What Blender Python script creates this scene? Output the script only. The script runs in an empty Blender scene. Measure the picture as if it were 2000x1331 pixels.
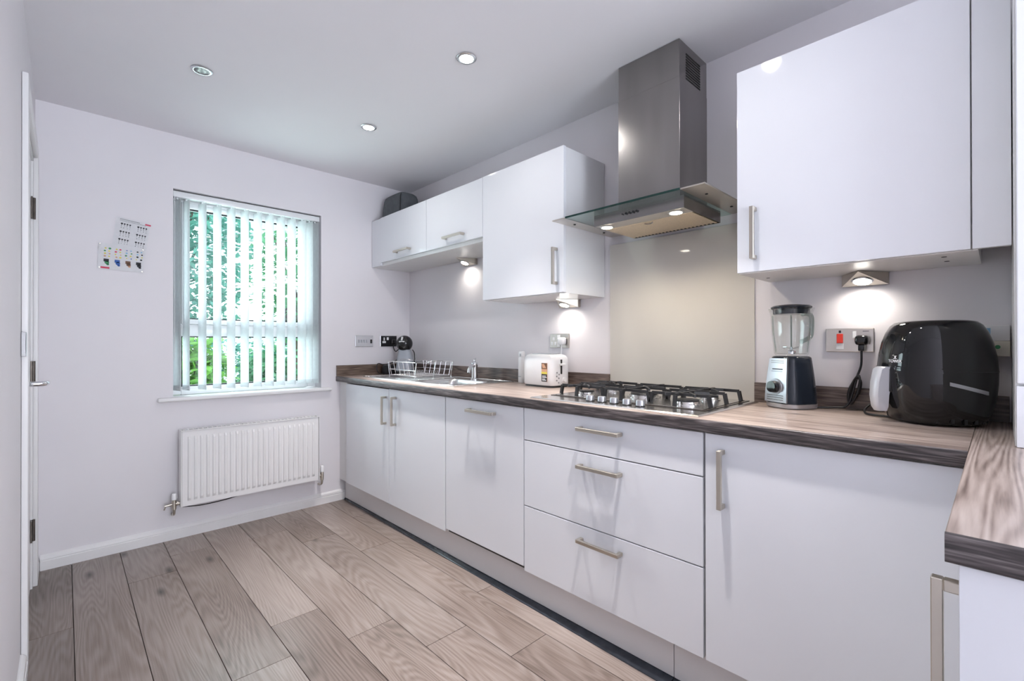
import bpy, bmesh, math, random
from mathutils import Vector, Matrix
random.seed(7)
SC = bpy.context.scene
COL = SC.collection
PI = math.pi

# ------------------------------------------------------------------ camera
CAMZ = 1.1486
cam_d = bpy.data.cameras.new('camera')
cam = bpy.data.objects.new('camera', cam_d)
COL.objects.link(cam)
_yaw, _pit, _rol = 0.7632, 0.003, -0.0012
_f = Vector((math.sin(_yaw)*math.cos(_pit), math.cos(_yaw)*math.cos(_pit), math.sin(_pit)))
_r = Vector((math.cos(_yaw), -math.sin(_yaw), 0)); _u = _r.cross(_f)
_r2 = _r*math.cos(_rol)+_u*math.sin(_rol); _u2 = -_r*math.sin(_rol)+_u*math.cos(_rol)
_m = Matrix((( _r2.x,_u2.x,-_f.x,0),(_r2.y,_u2.y,-_f.y,0),(_r2.z,_u2.z,-_f.z,CAMZ),(0,0,0,1)))
cam.matrix_world = _m
cam_d.sensor_width = 36.0; cam_d.sensor_fit = 'HORIZONTAL'
cam_d.lens = 912.78/2000*36.0
cam_d.shift_y = 2.87/2000
cam_d.clip_start = 0.02; cam_d.clip_end = 200
SC.camera = cam

# ------------------------------------------------------------------ world, lights, exposure
W = bpy.data.worlds.new('overcast_sky'); SC.world = W; W.use_nodes = True
wn = W.node_tree.nodes; wl = W.node_tree.links; wn.clear()
w_out = wn.new('ShaderNodeOutputWorld'); w_bg = wn.new('ShaderNodeBackground')
w_tc = wn.new('ShaderNodeTexCoord'); w_no = wn.new('ShaderNodeTexNoise'); w_no.inputs['Scale'].default_value = 1.6
w_cr = wn.new('ShaderNodeValToRGB')
w_cr.color_ramp.elements[0].position = .35; w_cr.color_ramp.elements[0].color = (.80, .90, 1.0, 1)
w_cr.color_ramp.elements[1].position = .65; w_cr.color_ramp.elements[1].color = (.94, .97, 1.0, 1)
wl.new(w_tc.outputs['Generated'], w_no.inputs['Vector']); wl.new(w_no.outputs['Fac'], w_cr.inputs['Fac'])
wl.new(w_cr.outputs['Color'], w_bg.inputs['Color']); w_bg.inputs['Strength'].default_value = 3.8
wl.new(w_bg.outputs[0], w_out.inputs['Surface'])

def area_light(name, loc, rot, sx, sy, watts, col):
    d = bpy.data.lights.new(name, 'AREA'); d.shape = 'RECTANGLE'; d.size = sx; d.size_y = sy
    d.energy = watts; d.color = col
    o = bpy.data.objects.new(name, d); o.location = loc; o.rotation_euler = rot; COL.objects.link(o)
    return o
# added fill lights, unseen behind the camera, tilted up to bounce off the ceiling
area_light('rear_fill', (.70, -3.20, 1.05), (PI/2+.95, 0, 0), 1.8, 2.0, 116, (.83, .89, 1.0))
area_light('side_fill', (-2.85, -2.3, 1.25), (PI/2+.6, 0, -PI/2), 1.2, 1.9, 57, (.83, .89, 1.0))
# daylight through the kitchen window
area_light('kitchen_window_daylight', (.895, 3.74, 1.45), (PI/2, 0, PI), .86, 1.22, 16, (.86, .96, 1.0))
LAMP_W = 120
VS = SC.view_settings
SC.display_settings.display_device = 'sRGB'
VS.view_transform = 'Standard'; VS.look = 'None'; VS.gamma = 1.0; VS.use_curve_mapping = False
VS.exposure = 0.28
SC.cycles.use_denoising = True
SC.cycles.max_bounces = 8; SC.cycles.diffuse_bounces = 4; SC.cycles.transparent_max_bounces = 12
SC.cycles.caustics_reflective = False; SC.cycles.caustics_refractive = False
SC.cycles.sample_clamp_indirect = 6.0

# ------------------------------------------------------------------ main dimensions (metres)
XR = 2.0527      # right wall
YW = 3.3705      # window wall
H = 2.3880       # ceiling
XL = -0.11       # left wall
FX = 1.4527      # base unit fronts
TOPX = 1.4353    # worktop front edge
UX = 1.7150      # wall unit fronts

# ------------------------------------------------------------------ materials
def nmat(name):
    m = bpy.data.materials.new(name); m.use_nodes = True
    n = m.node_tree.nodes; l = m.node_tree.links
    return m, n, l, n['Principled BSDF']

def mat(name, col, rough=.5, metal=0.0, vary=.04, scale=6.0, bump=0.0, bscale=120.0, spec=.5, coat=0.0, emit=None, estr=0, trans=0.0, ior=1.45, stretch=None, alpha=1.0):
    m, n, l, b = nmat(name)
    tc = n.new('ShaderNodeTexCoord'); src = tc.outputs['Object']
    if stretch:
        mp = n.new('ShaderNodeMapping'); mp.inputs['Scale'].default_value = stretch
        l.new(src, mp.inputs['Vector']); src = mp.outputs['Vector']
    no = n.new('ShaderNodeTexNoise'); no.inputs['Scale'].default_value = scale; no.inputs['Detail'].default_value = 3
    l.new(src, no.inputs['Vector'])
    cr = n.new('ShaderNodeValToRGB')
    c0 = [max(0, c*(1-vary)) for c in col]; c1 = [min(1, c*(1+vary)) for c in col]
    cr.color_ramp.elements[0].position = .3; cr.color_ramp.elements[0].color = (*c0, 1)
    cr.color_ramp.elements[1].position = .7; cr.color_ramp.elements[1].color = (*c1, 1)
    l.new(no.outputs['Fac'], cr.inputs['Fac']); l.new(cr.outputs['Color'], b.inputs['Base Color'])
    b.inputs['Roughness'].default_value = rough; b.inputs['Metallic'].default_value = metal
    b.inputs['Specular IOR Level'].default_value = spec; b.inputs['Coat Weight'].default_value = coat
    b.inputs['Coat Roughness'].default_value = .03
    b.inputs['IOR'].default_value = ior; b.inputs['Transmission Weight'].default_value = trans
    b.inputs['Alpha'].default_value = alpha
    if emit:
        b.inputs['Emission Color'].default_value = (*emit, 1); b.inputs['Emission Strength'].default_value = estr
    if bump:
        n2 = n.new('ShaderNodeTexNoise'); n2.inputs['Scale'].default_value = bscale; n2.inputs['Detail'].default_value = 2
        l.new(src, n2.inputs['Vector'])
        bp = n.new('ShaderNodeBump'); bp.inputs['Strength'].default_value = bump; bp.inputs['Distance'].default_value = .002
        l.new(n2.outputs['Fac'], bp.inputs['Height']); l.new(bp.outputs['Normal'], b.inputs['Normal'])
    return m

def wood(name, stops, along='Y', rough=.4, ring=14.0, across=6.0, fibre=150.0, fr=.35, spec=.5, perobj=True, bump=.15, alongs=.9, rw=.26, kd=.35, fl=5.0):
    """grain that runs along one axis: contour rings of a stretched noise, fine fibres, broad tone and dark knots"""
    m, n, l, b = nmat(name)
    tc = n.new('ShaderNodeTexCoord'); src = tc.outputs['Object']
    if perobj:
        oi = n.new('ShaderNodeObjectInfo')
        sc = n.new('ShaderNodeVectorMath'); sc.operation = 'SCALE'
        cx = n.new('ShaderNodeCombineXYZ')
        for k, mul in enumerate((31.7, 57.3, 11.9)):
            mm = n.new('ShaderNodeMath'); mm.operation = 'MULTIPLY'; mm.inputs[1].default_value = mul
            l.new(oi.outputs['Random'], mm.inputs[0]); l.new(mm.outputs[0], cx.inputs[k])
        ad = n.new('ShaderNodeVectorMath'); ad.operation = 'ADD'
        l.new(src, ad.inputs[0]); l.new(cx.outputs[0], ad.inputs[1]); src = ad.outputs[0]
    def mapped(a, s):
        mp = n.new('ShaderNodeMapping')
        mp.inputs['Scale'].default_value = (a, s, a) if along == 'Y' else (s, a, a)
        l.new(src, mp.inputs['Vector']); return mp.outputs['Vector']
    def noise(v, det=3, dist=0.0):
        no = n.new('ShaderNodeTexNoise'); no.inputs['Scale'].default_value = 1.0
        no.inputs['Detail'].default_value = det; no.inputs['Distortion'].default_value = dist
        l.new(v, no.inputs['Vector']); return no.outputs['Fac']
    def math2(op, a, bb):
        k = n.new('ShaderNodeMath'); k.operation = op
        for i, x in enumerate((a, bb)):
            if isinstance(x, (int, float)): k.inputs[i].default_value = x
            else: l.new(x, k.inputs[i])
        return k.outputs[0]
    base = noise(mapped(across, alongs), 2, .3)
    rings = math2('SINE', math2('MULTIPLY', base, ring*6.28), 0)
    rings = math2('ADD', math2('MULTIPLY', rings, .5), .5)
    fib = noise(mapped(fibre, fl), 2)
    tone = noise(mapped(2.2, 1.3), 2)
    fac = math2('ADD', math2('MULTIPLY', rings, rw), math2('ADD', math2('MULTIPLY', fib, fr), math2('MULTIPLY', tone, 1-rw-fr)))
    cr = n.new('ShaderNodeValToRGB')
    els = cr.color_ramp.elements
    while len(els) < len(stops): els.new(.5)
    for e, (p, c) in zip(els, stops): e.position = p; e.color = (*c, 1)
    l.new(fac, cr.inputs['Fac'])
    # knots
    vo = n.new('ShaderNodeTexVoronoi'); vo.inputs['Scale'].default_value = 1.0; vo.voronoi_dimensions = '2D'
    l.new(mapped(3.0, 1.05), vo.inputs['Vector'])
    kn = n.new('ShaderNodeMapRange'); kn.inputs['From Min'].default_value = .0; kn.inputs['From Max'].default_value = .07
    kn.inputs['To Min'].default_value = kd; kn.inputs['To Max'].default_value = 1.0
    l.new(vo.outputs['Distance'], kn.inputs['Value'])
    mx = n.new('ShaderNodeMix'); mx.data_type = 'RGBA'; mx.blend_type = 'MULTIPLY'; mx.inputs[0].default_value = 1.0
    l.new(cr.outputs['Color'], mx.inputs[6]); l.new(kn.outputs[0], mx.inputs[7])
    hs = n.new('ShaderNodeHueSaturation'); l.new(mx.outputs[2], hs.inputs['Color'])
    if perobj:
        mr = n.new('ShaderNodeMapRange'); mr.inputs['To Min'].default_value = .92; mr.inputs['To Max'].default_value = 1.07
        l.new(oi.outputs['Random'], mr.inputs['Value']); l.new(mr.outputs[0], hs.inputs['Value'])
    l.new(hs.outputs[0], b.inputs['Base Color'])
    b.inputs['Roughness'].default_value = rough; b.inputs['Specular IOR Level'].default_value = spec
    bp = n.new('ShaderNodeBump'); bp.inputs['Strength'].default_value = bump; bp.inputs['Distance'].default_value = .001
    l.new(fac, bp.inputs['Height']); l.new(bp.outputs['Normal'], b.inputs['Normal'])
    return m

def pane_glass(name, tint=(1, 1, 1), refl=.6):
    m = bpy.data.materials.new(name); m.use_nodes = True
    n = m.node_tree.nodes; l = m.node_tree.links; n.clear()
    o = n.new('ShaderNodeOutputMaterial'); t = n.new('ShaderNodeBsdfTransparent'); g = n.new('ShaderNodeBsdfGlossy')
    g.inputs['Roughness'].default_value = .02; t.inputs['Color'].default_value = (*tint, 1)
    fr = n.new('ShaderNodeLayerWeight'); fr.inputs['Blend'].default_value = .5
    pw = n.new('ShaderNodeMath'); pw.operation = 'POWER'; pw.inputs[1].default_value = 4.0
    l.new(fr.outputs['Facing'], pw.inputs[0])
    mu = n.new('ShaderNodeMath'); mu.operation = 'MULTIPLY_ADD'; mu.inputs[1].default_value = refl; mu.inputs[2].default_value = .04
    l.new(pw.outputs[0], mu.inputs[0])
    mx = n.new('ShaderNodeMixShader'); l.new(mu.outputs[0], mx.inputs[0])
    l.new(t.outputs[0], mx.inputs[1]); l.new(g.outputs[0], mx.inputs[2]); l.new(mx.outputs[0], o.inputs['Surface'])
    return m

def sheet_mat(name, col, tr=.5):
    m = bpy.data.materials.new(name); m.use_nodes = True
    n = m.node_tree.nodes; l = m.node_tree.links; n.clear()
    o = n.new('ShaderNodeOutputMaterial'); d = n.new('ShaderNodeBsdfDiffuse'); t = n.new('ShaderNodeBsdfTranslucent')
    tc = n.new('ShaderNodeTexCoord'); no = n.new('ShaderNodeTexNoise'); no.inputs['Scale'].default_value = 40
    l.new(tc.outputs['Object'], no.inputs['Vector'])
    cr = n.new('ShaderNodeValToRGB'); cr.color_ramp.elements[0].color = (*[c*.9 for c in col], 1); cr.color_ramp.elements[1].color = (*[min(1, c*1.06) for c in col], 1)
    l.new(no.outputs['Fac'], cr.inputs['Fac']); l.new(cr.outputs['Color'], d.inputs['Color']); l.new(cr.outputs['Color'], t.inputs['Color'])
    mx = n.new('ShaderNodeMixShader'); mx.inputs[0].default_value = tr
    l.new(d.outputs[0], mx.inputs[1]); l.new(t.outputs[0], mx.inputs[2]); l.new(mx.outputs[0], o.inputs['Surface'])
    return m

M = {}
M['wall'] = mat('wall_paint', (.80, .775, .80), .75, vary=.015, scale=2, bump=.08, bscale=260, spec=.3)
M['ceiling'] = mat('ceiling_paint', (.84, .825, .855), .85, vary=.01, scale=2, spec=.2)
M['trimw'] = mat('white_satin_paint', (.82, .81, .81), .35, vary=.015, bump=.03)
M['gloss'] = mat('white_gloss_laminate', (.80, .812, .85), .07, vary=.006, scale=3, spec=.45)
M['carcass'] = mat('white_melamine', (.80, .79, .78), .35, vary=.01, spec=.4)
M['carcass_side'] = mat('white_melamine_side', (.78, .78, .79), .22, vary=.01, spec=.4)
M['plinth'] = mat('white_plinth_laminate', (.70, .69, .70), .18, vary=.01)
M['seal'] = mat('dark_plinth_seal', (.03, .035, .045), .15, vary=.2, scale=30)
M['floor'] = wood('oak_laminate', [(.28, (.092, .066, .053)), (.45, (.195, .151, .130)), (.58, (.262, .214, .192)), (.75, (.335, .283, .260))],
                  rough=.28, ring=46, across=4.0, fibre=190, fr=.32, spec=.5, bump=.08, alongs=.42, rw=.11, kd=.12)
M['subfloor'] = mat('dark_subfloor', (.03, .025, .02), .9)
WT = [(.27, (.13, .095, .08)), (.42, (.32, .25, .215)), (.56, (.46, .375, .33)), (.74, (.60, .51, .46))]  # lighter than the edging: grazing sheen and lamp light put into the colour
M['top_y'] = wood('worktop_laminate', WT, 'Y', .30, ring=7, across=9, fibre=130, fr=.40, rw=.15, perobj=False, bump=.12, alongs=.7)
M['top_x'] = wood('worktop_laminate_return', WT, 'X', .30, ring=36, across=8, fibre=150, fr=.40, rw=.19, fl=9.0, perobj=False, bump=.12, alongs=.45)
ED = [(.28, (.016, .014, .016)), (.46, (.055, .045, .045)), (.60, (.13, .11, .11)), (.78, (.30, .27, .26))]
M['edge_y'] = wood('worktop_edging', ED, 'Y', .38, ring=8, across=30, fibre=300, fr=.62, perobj=False, bump=.35, alongs=1.4, rw=.14, kd=.6, fl=16.0)
UP = [(.25, (.03, .022, .02)), (.45, (.10, .075, .065)), (.62, (.21, .16, .14)), (.8, (.36, .29, .25))]
M['up_y'] = wood('upstand_laminate', UP, 'Y', .36, ring=8, across=22, fibre=200, fr=.52, rw=.16, fl=14.0, perobj=False, bump=.2, alongs=1.4)
M['up_x'] = wood('upstand_laminate_end', [(.25, (.03, .02, .016)), (.45, (.10, .065, .048)), (.62, (.19, .135, .10)), (.8, (.30, .22, .18))], 'X', .4, ring=8, across=22, fibre=200, fr=.52, rw=.16, fl=14.0, perobj=False, bump=.2, alongs=1.4)
M['nickel'] = mat('brushed_nickel', (.58, .535, .465), .30, 1.0, vary=.06, scale=8, bump=.03, bscale=400)
M['steel'] = mat('brushed_steel', (.31, .295, .29), .24, 1.0, vary=.16, scale=5, bump=.04, bscale=60, stretch=(1, 1, .15))
M['steel_b'] = mat('satin_steel_panel', (.62, .58, .53), .30, 1.0, vary=.06, scale=6)
M['sinksteel'] = mat('sink_steel', (.74, .73, .72), .22, 1.0, vary=.05, scale=10)
M['chrome'] = mat('chrome', (.78, .79, .81), .06, 1.0, vary=.02)
M['bronze'] = mat('dark_hinge_metal', (.10, .085, .075), .35, .9, vary=.2, scale=40)
M['wire'] = mat('chrome_wire', (.80, .80, .80), .16, 1.0, vary=.02)
M['filter'] = mat('aluminium_mesh_filter', (.72, .60, .44), .42, .8, vary=.1, scale=260)
M['black'] = mat('black_gloss_plastic', (.011, .011, .012), .05, vary=.1, spec=.55)
M['blackm'] = mat('black_matt_plastic', (.016, .016, .018), .35, vary=.1)
M['iron'] = mat('cast_iron_enamel', (.022, .022, .024), .42, vary=.25, scale=60, bump=.1)
M['hobglass'] = mat('dark_hob_surface', (.045, .036, .030), .10, vary=.2, scale=12)
M['navy'] = mat('dark_navy_gloss', (.018, .024, .034), .08, vary=.1)
M['silver'] = mat('silver_paint', (.44, .45, .48), .30, .75, vary=.03)
M['silverw'] = mat('pale_silver_plastic', (.60, .61, .65), .32, .15, vary=.02)
M['whitep'] = mat('white_plastic', (.84, .84, .85), .28, vary=.01)
M['greyp'] = mat('pale_grey_plastic', (.42, .45, .50), .22, vary=.03)
M['creamp'] = mat('cream_plastic', (.72, .69, .60), .4, vary=.02)
M['basket'] = mat('dark_grey_fabric', (.115, .125, .135), .85, vary=.12, scale=30, bump=.3, bscale=500)
M['splash'] = mat('beige_back_painted_glass', (.66, .635, .585), .06, vary=.008, scale=2, spec=.5)
M['upvc'] = mat('white_upvc', (.85, .87, .88), .22, vary=.01)
M['pane'] = pane_glass('window_pane', (.93, .98, .98))
M['hoodglass'] = pane_glass('green_tinted_glass', (.76, .86, .82), .9)
M['glassedge'] = mat('dark_glass_edge', (.010, .035, .030), .08, vary=.1)
M['jug'] = pane_glass('clear_jug_glass', (.985, .992, .988), .9)
M['jugrib'] = pane_glass('thick_jug_glass', (.70, .75, .73), 1.4)
M['slat'] = sheet_mat('white_blind_fabric', (.90, .92, .93), .50)
M['paper'] = sheet_mat('white_paper', (.80, .80, .82), .1)
M['ink'] = mat('black_ink', (.025, .025, .03), .6)
M['red'] = mat('red_plastic', (.80, .055, .035), .3)
M['pink'] = mat('red_pink_ink', (.62, .07, .13), .6)
M['yellow'] = mat('yellow_ink', (.75, .65, .10), .6)
M['green'] = mat('green_ink', (.06, .28, .12), .6)
M['blue'] = mat('blue_ink', (.035, .12, .42), .6)
M['brown'] = mat('brown_ink', (.17, .085, .05), .6)
M['sky_ink'] = mat('pale_blue_ink', (.25, .50, .70), .4)
M['toast'] = mat('toast_tan_ink', (.65, .36, .22), .5)
M['lampglow'] = mat('halogen_lens', (1, .95, .85), .3, emit=(1, .90, .74), estr=26)
M['lampglow2'] = mat('halogen_lens_white', (1, .97, .93), .3, emit=(1, .95, .88), estr=22)
M['lampoff'] = mat('unlit_lamp_glass', (.18, .18, .18), .15, .5, vary=.6, scale=90)
M['lampring'] = mat('satin_chrome_ring', (.62, .64, .66), .20, 1.0)
M['dark'] = mat('dark_void', (.012, .010, .009), .7)
M['leaf'] = sheet_mat('leaf_green', (.15, .36, .20), .4)
M['leaf2'] = sheet_mat('leaf_blue_green', (.15, .40, .33), .4)
M['leaf3'] = sheet_mat('leaf_bright_green', (.21, .46, .10), .4)
M['bark'] = mat('bark', (.10, .075, .055), .85, vary=.3, scale=20, bump=.5)
M['grass'] = mat('lawn', (.11, .26, .07), .9, vary=.35, scale=30)
M['render'] = mat('white_house_render', (.83, .84, .85), .8, vary=.03)
M['slate'] = mat('grey_roof_slate', (.30, .32, .35), .85, vary=.2, scale=14)

# ------------------------------------------------------------------ mesh helpers
ORG = {}
def _merge(bm, tmp):
    me = bpy.data.meshes.new('t'); tmp.to_mesh(me); tmp.free(); bm.from_mesh(me); bpy.data.meshes.remove(me)

def box(bm, x0, x1, y0, y1, z0, z1, bev=0.0, seg=2, rotz=0.0, piv=None):
    t = bmesh.new()
    bmesh.ops.create_cube(t, size=1.0)
    for v in t.verts:
        v.co = Vector(((x0+x1)/2+v.co.x*(x1-x0), (y0+y1)/2+v.co.y*(y1-y0), (z0+z1)/2+v.co.z*(z1-z0)))
    if bev > 0:
        bmesh.ops.bevel(t, geom=list(t.edges), offset=bev, segments=seg, affect='EDGES', profile=.5)
    if rotz:
        bmesh.ops.rotate(t, verts=t.verts, cent=piv or ((x0+x1)/2, (y0+y1)/2, 0), matrix=Matrix.Rotation(rotz, 3, 'Z'))
    _merge(bm, t); return bm

def frame_of(d):
    d = Vector(d).normalized(); a = Vector((0, 0, 1)) if abs(d.z) < .9 else Vector((1, 0, 0))
    x = d.cross(a).normalized(); return x, d.cross(x).normalized()

def cyl(bm, p0, p1, r0, r1=None, seg=20, cap=True):
    r1 = r0 if r1 is None else r1
    p0, p1 = Vector(p0), Vector(p1); x, y = frame_of(p1-p0)
    A = [bm.verts.new(p0+(x*math.cos(2*PI*i/seg)+y*math.sin(2*PI*i/seg))*r0) for i in range(seg)]
    B = [bm.verts.new(p1+(x*math.cos(2*PI*i/seg)+y*math.sin(2*PI*i/seg))*r1) for i in range(seg)]
    for i in range(seg):
        bm.faces.new((A[i], A[(i+1) % seg], B[(i+1) % seg], B[i]))
    if cap: bm.faces.new(A[::-1]); bm.faces.new(B)
    return bm

def tube(bm, pts, r, seg=8, closed=False):
    pts = [Vector(p) for p in pts]; n = len(pts); rings = []
    x = None
    for i, p in enumerate(pts):
        a = pts[(i-1) % n] if (closed or i > 0) else p
        b = pts[(i+1) % n] if (closed or i < n-1) else p
        d = (b-a).normalized()
        if x is None: x, _ = frame_of(d)
        x = (x-d*x.dot(d)).normalized(); y = d.cross(x)
        rings.append([bm.verts.new(p+(x*math.cos(2*PI*k/seg)+y*math.sin(2*PI*k/seg))*r) for k in range(seg)])
    for i in range(n if closed else n-1):
        A, B = rings[i], rings[(i+1) % n]
        for k in range(seg): bm.faces.new((A[k], A[(k+1) % seg], B[(k+1) % seg], B[k]))
    if not closed: bm.faces.new(rings[0][::-1]); bm.faces.new(rings[-1])
    return bm

def smooth_path(ctrl, n=8):
    c = [Vector(p) for p in ctrl]; c = [c[0]*2-c[1]]+c+[c[-1]*2-c[-2]]; out = []
    for i in range(1, len(c)-2):
        for k in range(n):
            t = k/n; a, b, d, e = c[i-1], c[i], c[i+1], c[i+2]
            out.append(.5*((2*b)+(-a+d)*t+(2*a-5*b+4*d-e)*t*t+(-a+3*b-3*d+e)*t**3))
    out.append(c[-2]); return out

def loft(bm, rings, cap0=True, cap1=True, closed=True):
    R = [[bm.verts.new(p) for p in r] for r in rings]; k = len(R[0])
    for A, B in zip(R[:-1], R[1:]):
        for i in range(k if closed else k-1): bm.faces.new((A[i], A[(i+1) % k], B[(i+1) % k], B[i]))
    if cap0: bm.faces.new(R[0][::-1])
    if cap1: bm.faces.new(R[-1])
    return bm

def sring(cx, cy, z, rx, ry, n=40, e=2.0, ryb=None):
    out = []
    for i in range(n):
        a = 2*PI*i/n; c, s = math.cos(a), math.sin(a)
        yy = ry if s >= 0 or ryb is None else ryb
        out.append(Vector((cx+rx*math.copysign(abs(c)**(2/e), c), cy+yy*math.copysign(abs(s)**(2/e), s), z)))
    return out

def lathe(bm, prof, cx=0, cy=0, seg=32, cap0=True, cap1=True):
    return loft(bm, [[Vector((cx+r*math.cos(2*PI*i/seg), cy+r*math.sin(2*PI*i/seg), z)) for i in range(seg)] for r, z in prof], cap0, cap1)

def sphere(bm, c, r, seg=28, rings=16, sz=1.0):
    c = Vector(c)
    t = bmesh.new(); bmesh.ops.create_uvsphere(t, u_segments=seg, v_segments=rings, radius=r)
    for v in t.verts: v.co = Vector((v.co.x, v.co.y, v.co.z*sz))+c
    _merge(bm, t); return bm

def quad(bm, pts):
    bm.faces.new([bm.verts.new(Vector(p)) for p in pts]); return bm

def obj(name, bm, m, parent=None, smooth=None, org=None):
    """one mesh object; vertices are in world space unless the parent is a turned thing (ORG zero)"""
    if org is not None: o0 = Vector(org)
    elif parent is not None: o0 = ORG[parent.name]
    else:
        xs = [v.co for v in bm.verts]
        lo = Vector((min(v.x for v in xs), min(v.y for v in xs), min(v.z for v in xs)))
        hi = Vector((max(v.x for v in xs), max(v.y for v in xs), max(v.z for v in xs)))
        o0 = Vector(((lo.x+hi.x)/2, (lo.y+hi.y)/2, lo.z))
    for v in bm.verts: v.co -= o0
    bmesh.ops.recalc_face_normals(bm, faces=bm.faces)
    me = bpy.data.meshes.new(name); bm.to_mesh(me); bm.free()
    if smooth is not None:
        me.polygons.foreach_set('use_smooth', [True]*len(me.polygons))
        me.set_sharp_from_angle(angle=math.radians(smooth))
    me.materials.append(M[m] if isinstance(m, str) else m)
    o = bpy.data.objects.new(name, me); COL.objects.link(o)
    if parent is not None:
        o.parent = parent
        if org is not None: o.location = o0-ORG[parent.name]
    else: o.location = o0
    ORG[o.name] = o0.copy()
    return o

def tag(o, label, cat, group=None):
    o['label'] = label; o['category'] = cat
    if group: o['group'] = group
    return o
def thing(name, label, cat, loc, rotz=None, group=None):
    o = bpy.data.objects.new(name, None); o.empty_display_size = .05; COL.objects.link(o)
    o.location = loc
    if rotz is not None: o.rotation_euler = (0, 0, rotz); ORG[o.name] = Vector((0, 0, 0))
    else: ORG[o.name] = Vector(loc)
    return tag(o, label, cat, group)
def struct(o):
    o['kind'] = 'structure'; return o
B = bmesh.new
def bx(name, m, parent, x0, x1, y0, y1, z0, z1, bev=0.0, seg=2, smooth=None):
    return obj(name, box(B(), x0, x1, y0, y1, z0, z1, bev, seg), m, parent, smooth if smooth is not None else (40 if bev >= .003 else None))
def lamp_spot(name, loc, target, watts, col, cone, blend, r, parent):
    d = bpy.data.lights.new(name, 'SPOT'); d.energy = watts; d.color = col; d.spot_size = math.radians(cone); d.spot_blend = blend; d.shadow_soft_size = r
    o = bpy.data.objects.new(name, d); COL.objects.link(o)
    o.parent = parent; o.location = Vector(loc)-ORG[parent.name]
    o.rotation_euler = (Vector(target)-Vector(loc)).to_track_quat('-Z', 'Y').to_euler()
    return o

# ================================================================== STRUCTURE
FX0, FX1, FY0, FY1 = -2.9, 2.25, -3.25, YW+.01
fl = struct(obj('floor', box(B(), FX0, FX1, FY0, FY1, -.06, -.010), 'subfloor', org=(0, 0, 0)))
PW = .1926; SX = .0268
joints = {-1: [2.60], 0: [1.95], 1: [2.886], 2: [3.10, 1.807], 3: [2.048], 4: [3.045, 1.755], 5: [2.783, 1.507], 6: [2.45, 1.244]}
LEN = 1.285
k0 = int(math.floor((FX0-SX)/PW)); k1 = int(math.ceil((FX1-SX)/PW))
for k in range(k0, k1):
    xa, xb = max(FX0, SX+k*PW), min(FX1, SX+(k+1)*PW)
    if xb-xa < .01: continue
    js = list(joints.get(k, []))
    if not js: js = [FY1-random.uniform(.2, 1.2)]
    js = sorted(js, reverse=True)
    cuts = [FY1]+js
    while cuts[-1] > FY0+.01: cuts.append(max(FY0, cuts[-1]-LEN))
    for ya, yb in zip(cuts[1:], cuts[:-1]):
        if yb-ya < .02: continue
        cx, cy = (xa+xb)/2, (ya+yb)/2
        g = .0011
        obj('plank', box(B(), xa+g, xb-g, ya+g, yb-g, -.010, 0.0, .0007, 1), 'floor', fl, org=(cx, cy, 0))

ce = struct(obj('ceiling', box(B(), FX0, FX1, FY0, YW+.30, H, H+.12), 'ceiling'))
# window wall with its opening
WX0, WX1, WZ0, WZ1 = .4600, 1.3288, .8085, 2.0675
b = B()
box(b, -.30, WX0, YW, YW+.30, -.06, H); box(b, WX1, FX1, YW, YW+.30, -.06, H)
box(b, WX0, WX1, YW, YW+.30, -.06, WZ0); box(b, WX0, WX1, YW, YW+.30, WZ1, H)
struct(obj('wall_window', b, 'wall', org=(0, YW, 0)))
struct(obj('wall_right', box(B(), XR, XR+.2, FY0, YW, -.06, H), 'wall'))
# left wall with the door opening
DY0, DY1, DZ = 2.405, 3.165, 2.035
WLE = -1.5  # unseen run of the wall, lengthened to shield the end panel from fill
b = B()
box(b, XL-.12, XL, WLE, DY0, -.06, H); box(b, XL-.12, XL, DY1, YW, -.06, H); box(b, XL-.12, XL, DY0, DY1, DZ, H)
struct(obj('wall_left', b, 'wall', org=(XL, 2.4, 0)))
struct(obj('wall_partition', box(B(), FX0, XL-.121, WLE, WLE+.12, -.06, H), 'wall'))
# far walls of the open-plan room, with invented openings for the fill lights
b = B()
box(b, FX0, -.2, FY0-.2, FY0, -.06, H); box(b, 1.6, FX1, FY0-.2, FY0, -.06, H); box(b, -.2, 1.6, FY0-.2, FY0, 2.2, H)
struct(obj('wall_back', b, 'wall', org=(0, FY0, 0)))
b = B()
box(b, FX0-.2, FX0, FY0, -2.9, -.06, H); box(b, FX0-.2, FX0, -1.7, WLE+.12, -.06, H)
box(b, FX0-.2, FX0, -2.9, -1.7, -.06, .25); box(b, FX0-.2, FX0, -2.9, -1.7, 2.25, H)
struct(obj('wall_far_left', b, 'wall', org=(FX0, 0, 0)))

# skirting boards with a moulded top
def skirting(name, p0, p1, nrm):
    prof = [(0, 0), (.018, 0), (.018, .046), (.0150, .048), (.0150, .052), (.0165, .054), (.0145, .066), (.008, .073), (.004, .076), (0, .076)]
    p0, p1, nrm = Vector(p0), Vector(p1), Vector(nrm)
    b = B(); loft(b, [[p+nrm*d+Vector((0, 0, z)) for d, z in prof] for p in (p0, p1)])
    return struct(obj(name, b, 'trimw', smooth=30))
skirting('baseboard_window', (XL+.02, YW, 0), (1.4975, YW, 0), (0, -1, 0))
skirting('baseboard_left', (XL, WLE, 0), (XL, DY0-.066, 0), (1, 0, 0))
skirting('baseboard_left_corner', (XL, DY1+.066, 0), (XL, YW, 0), (1, 0, 0))
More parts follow.
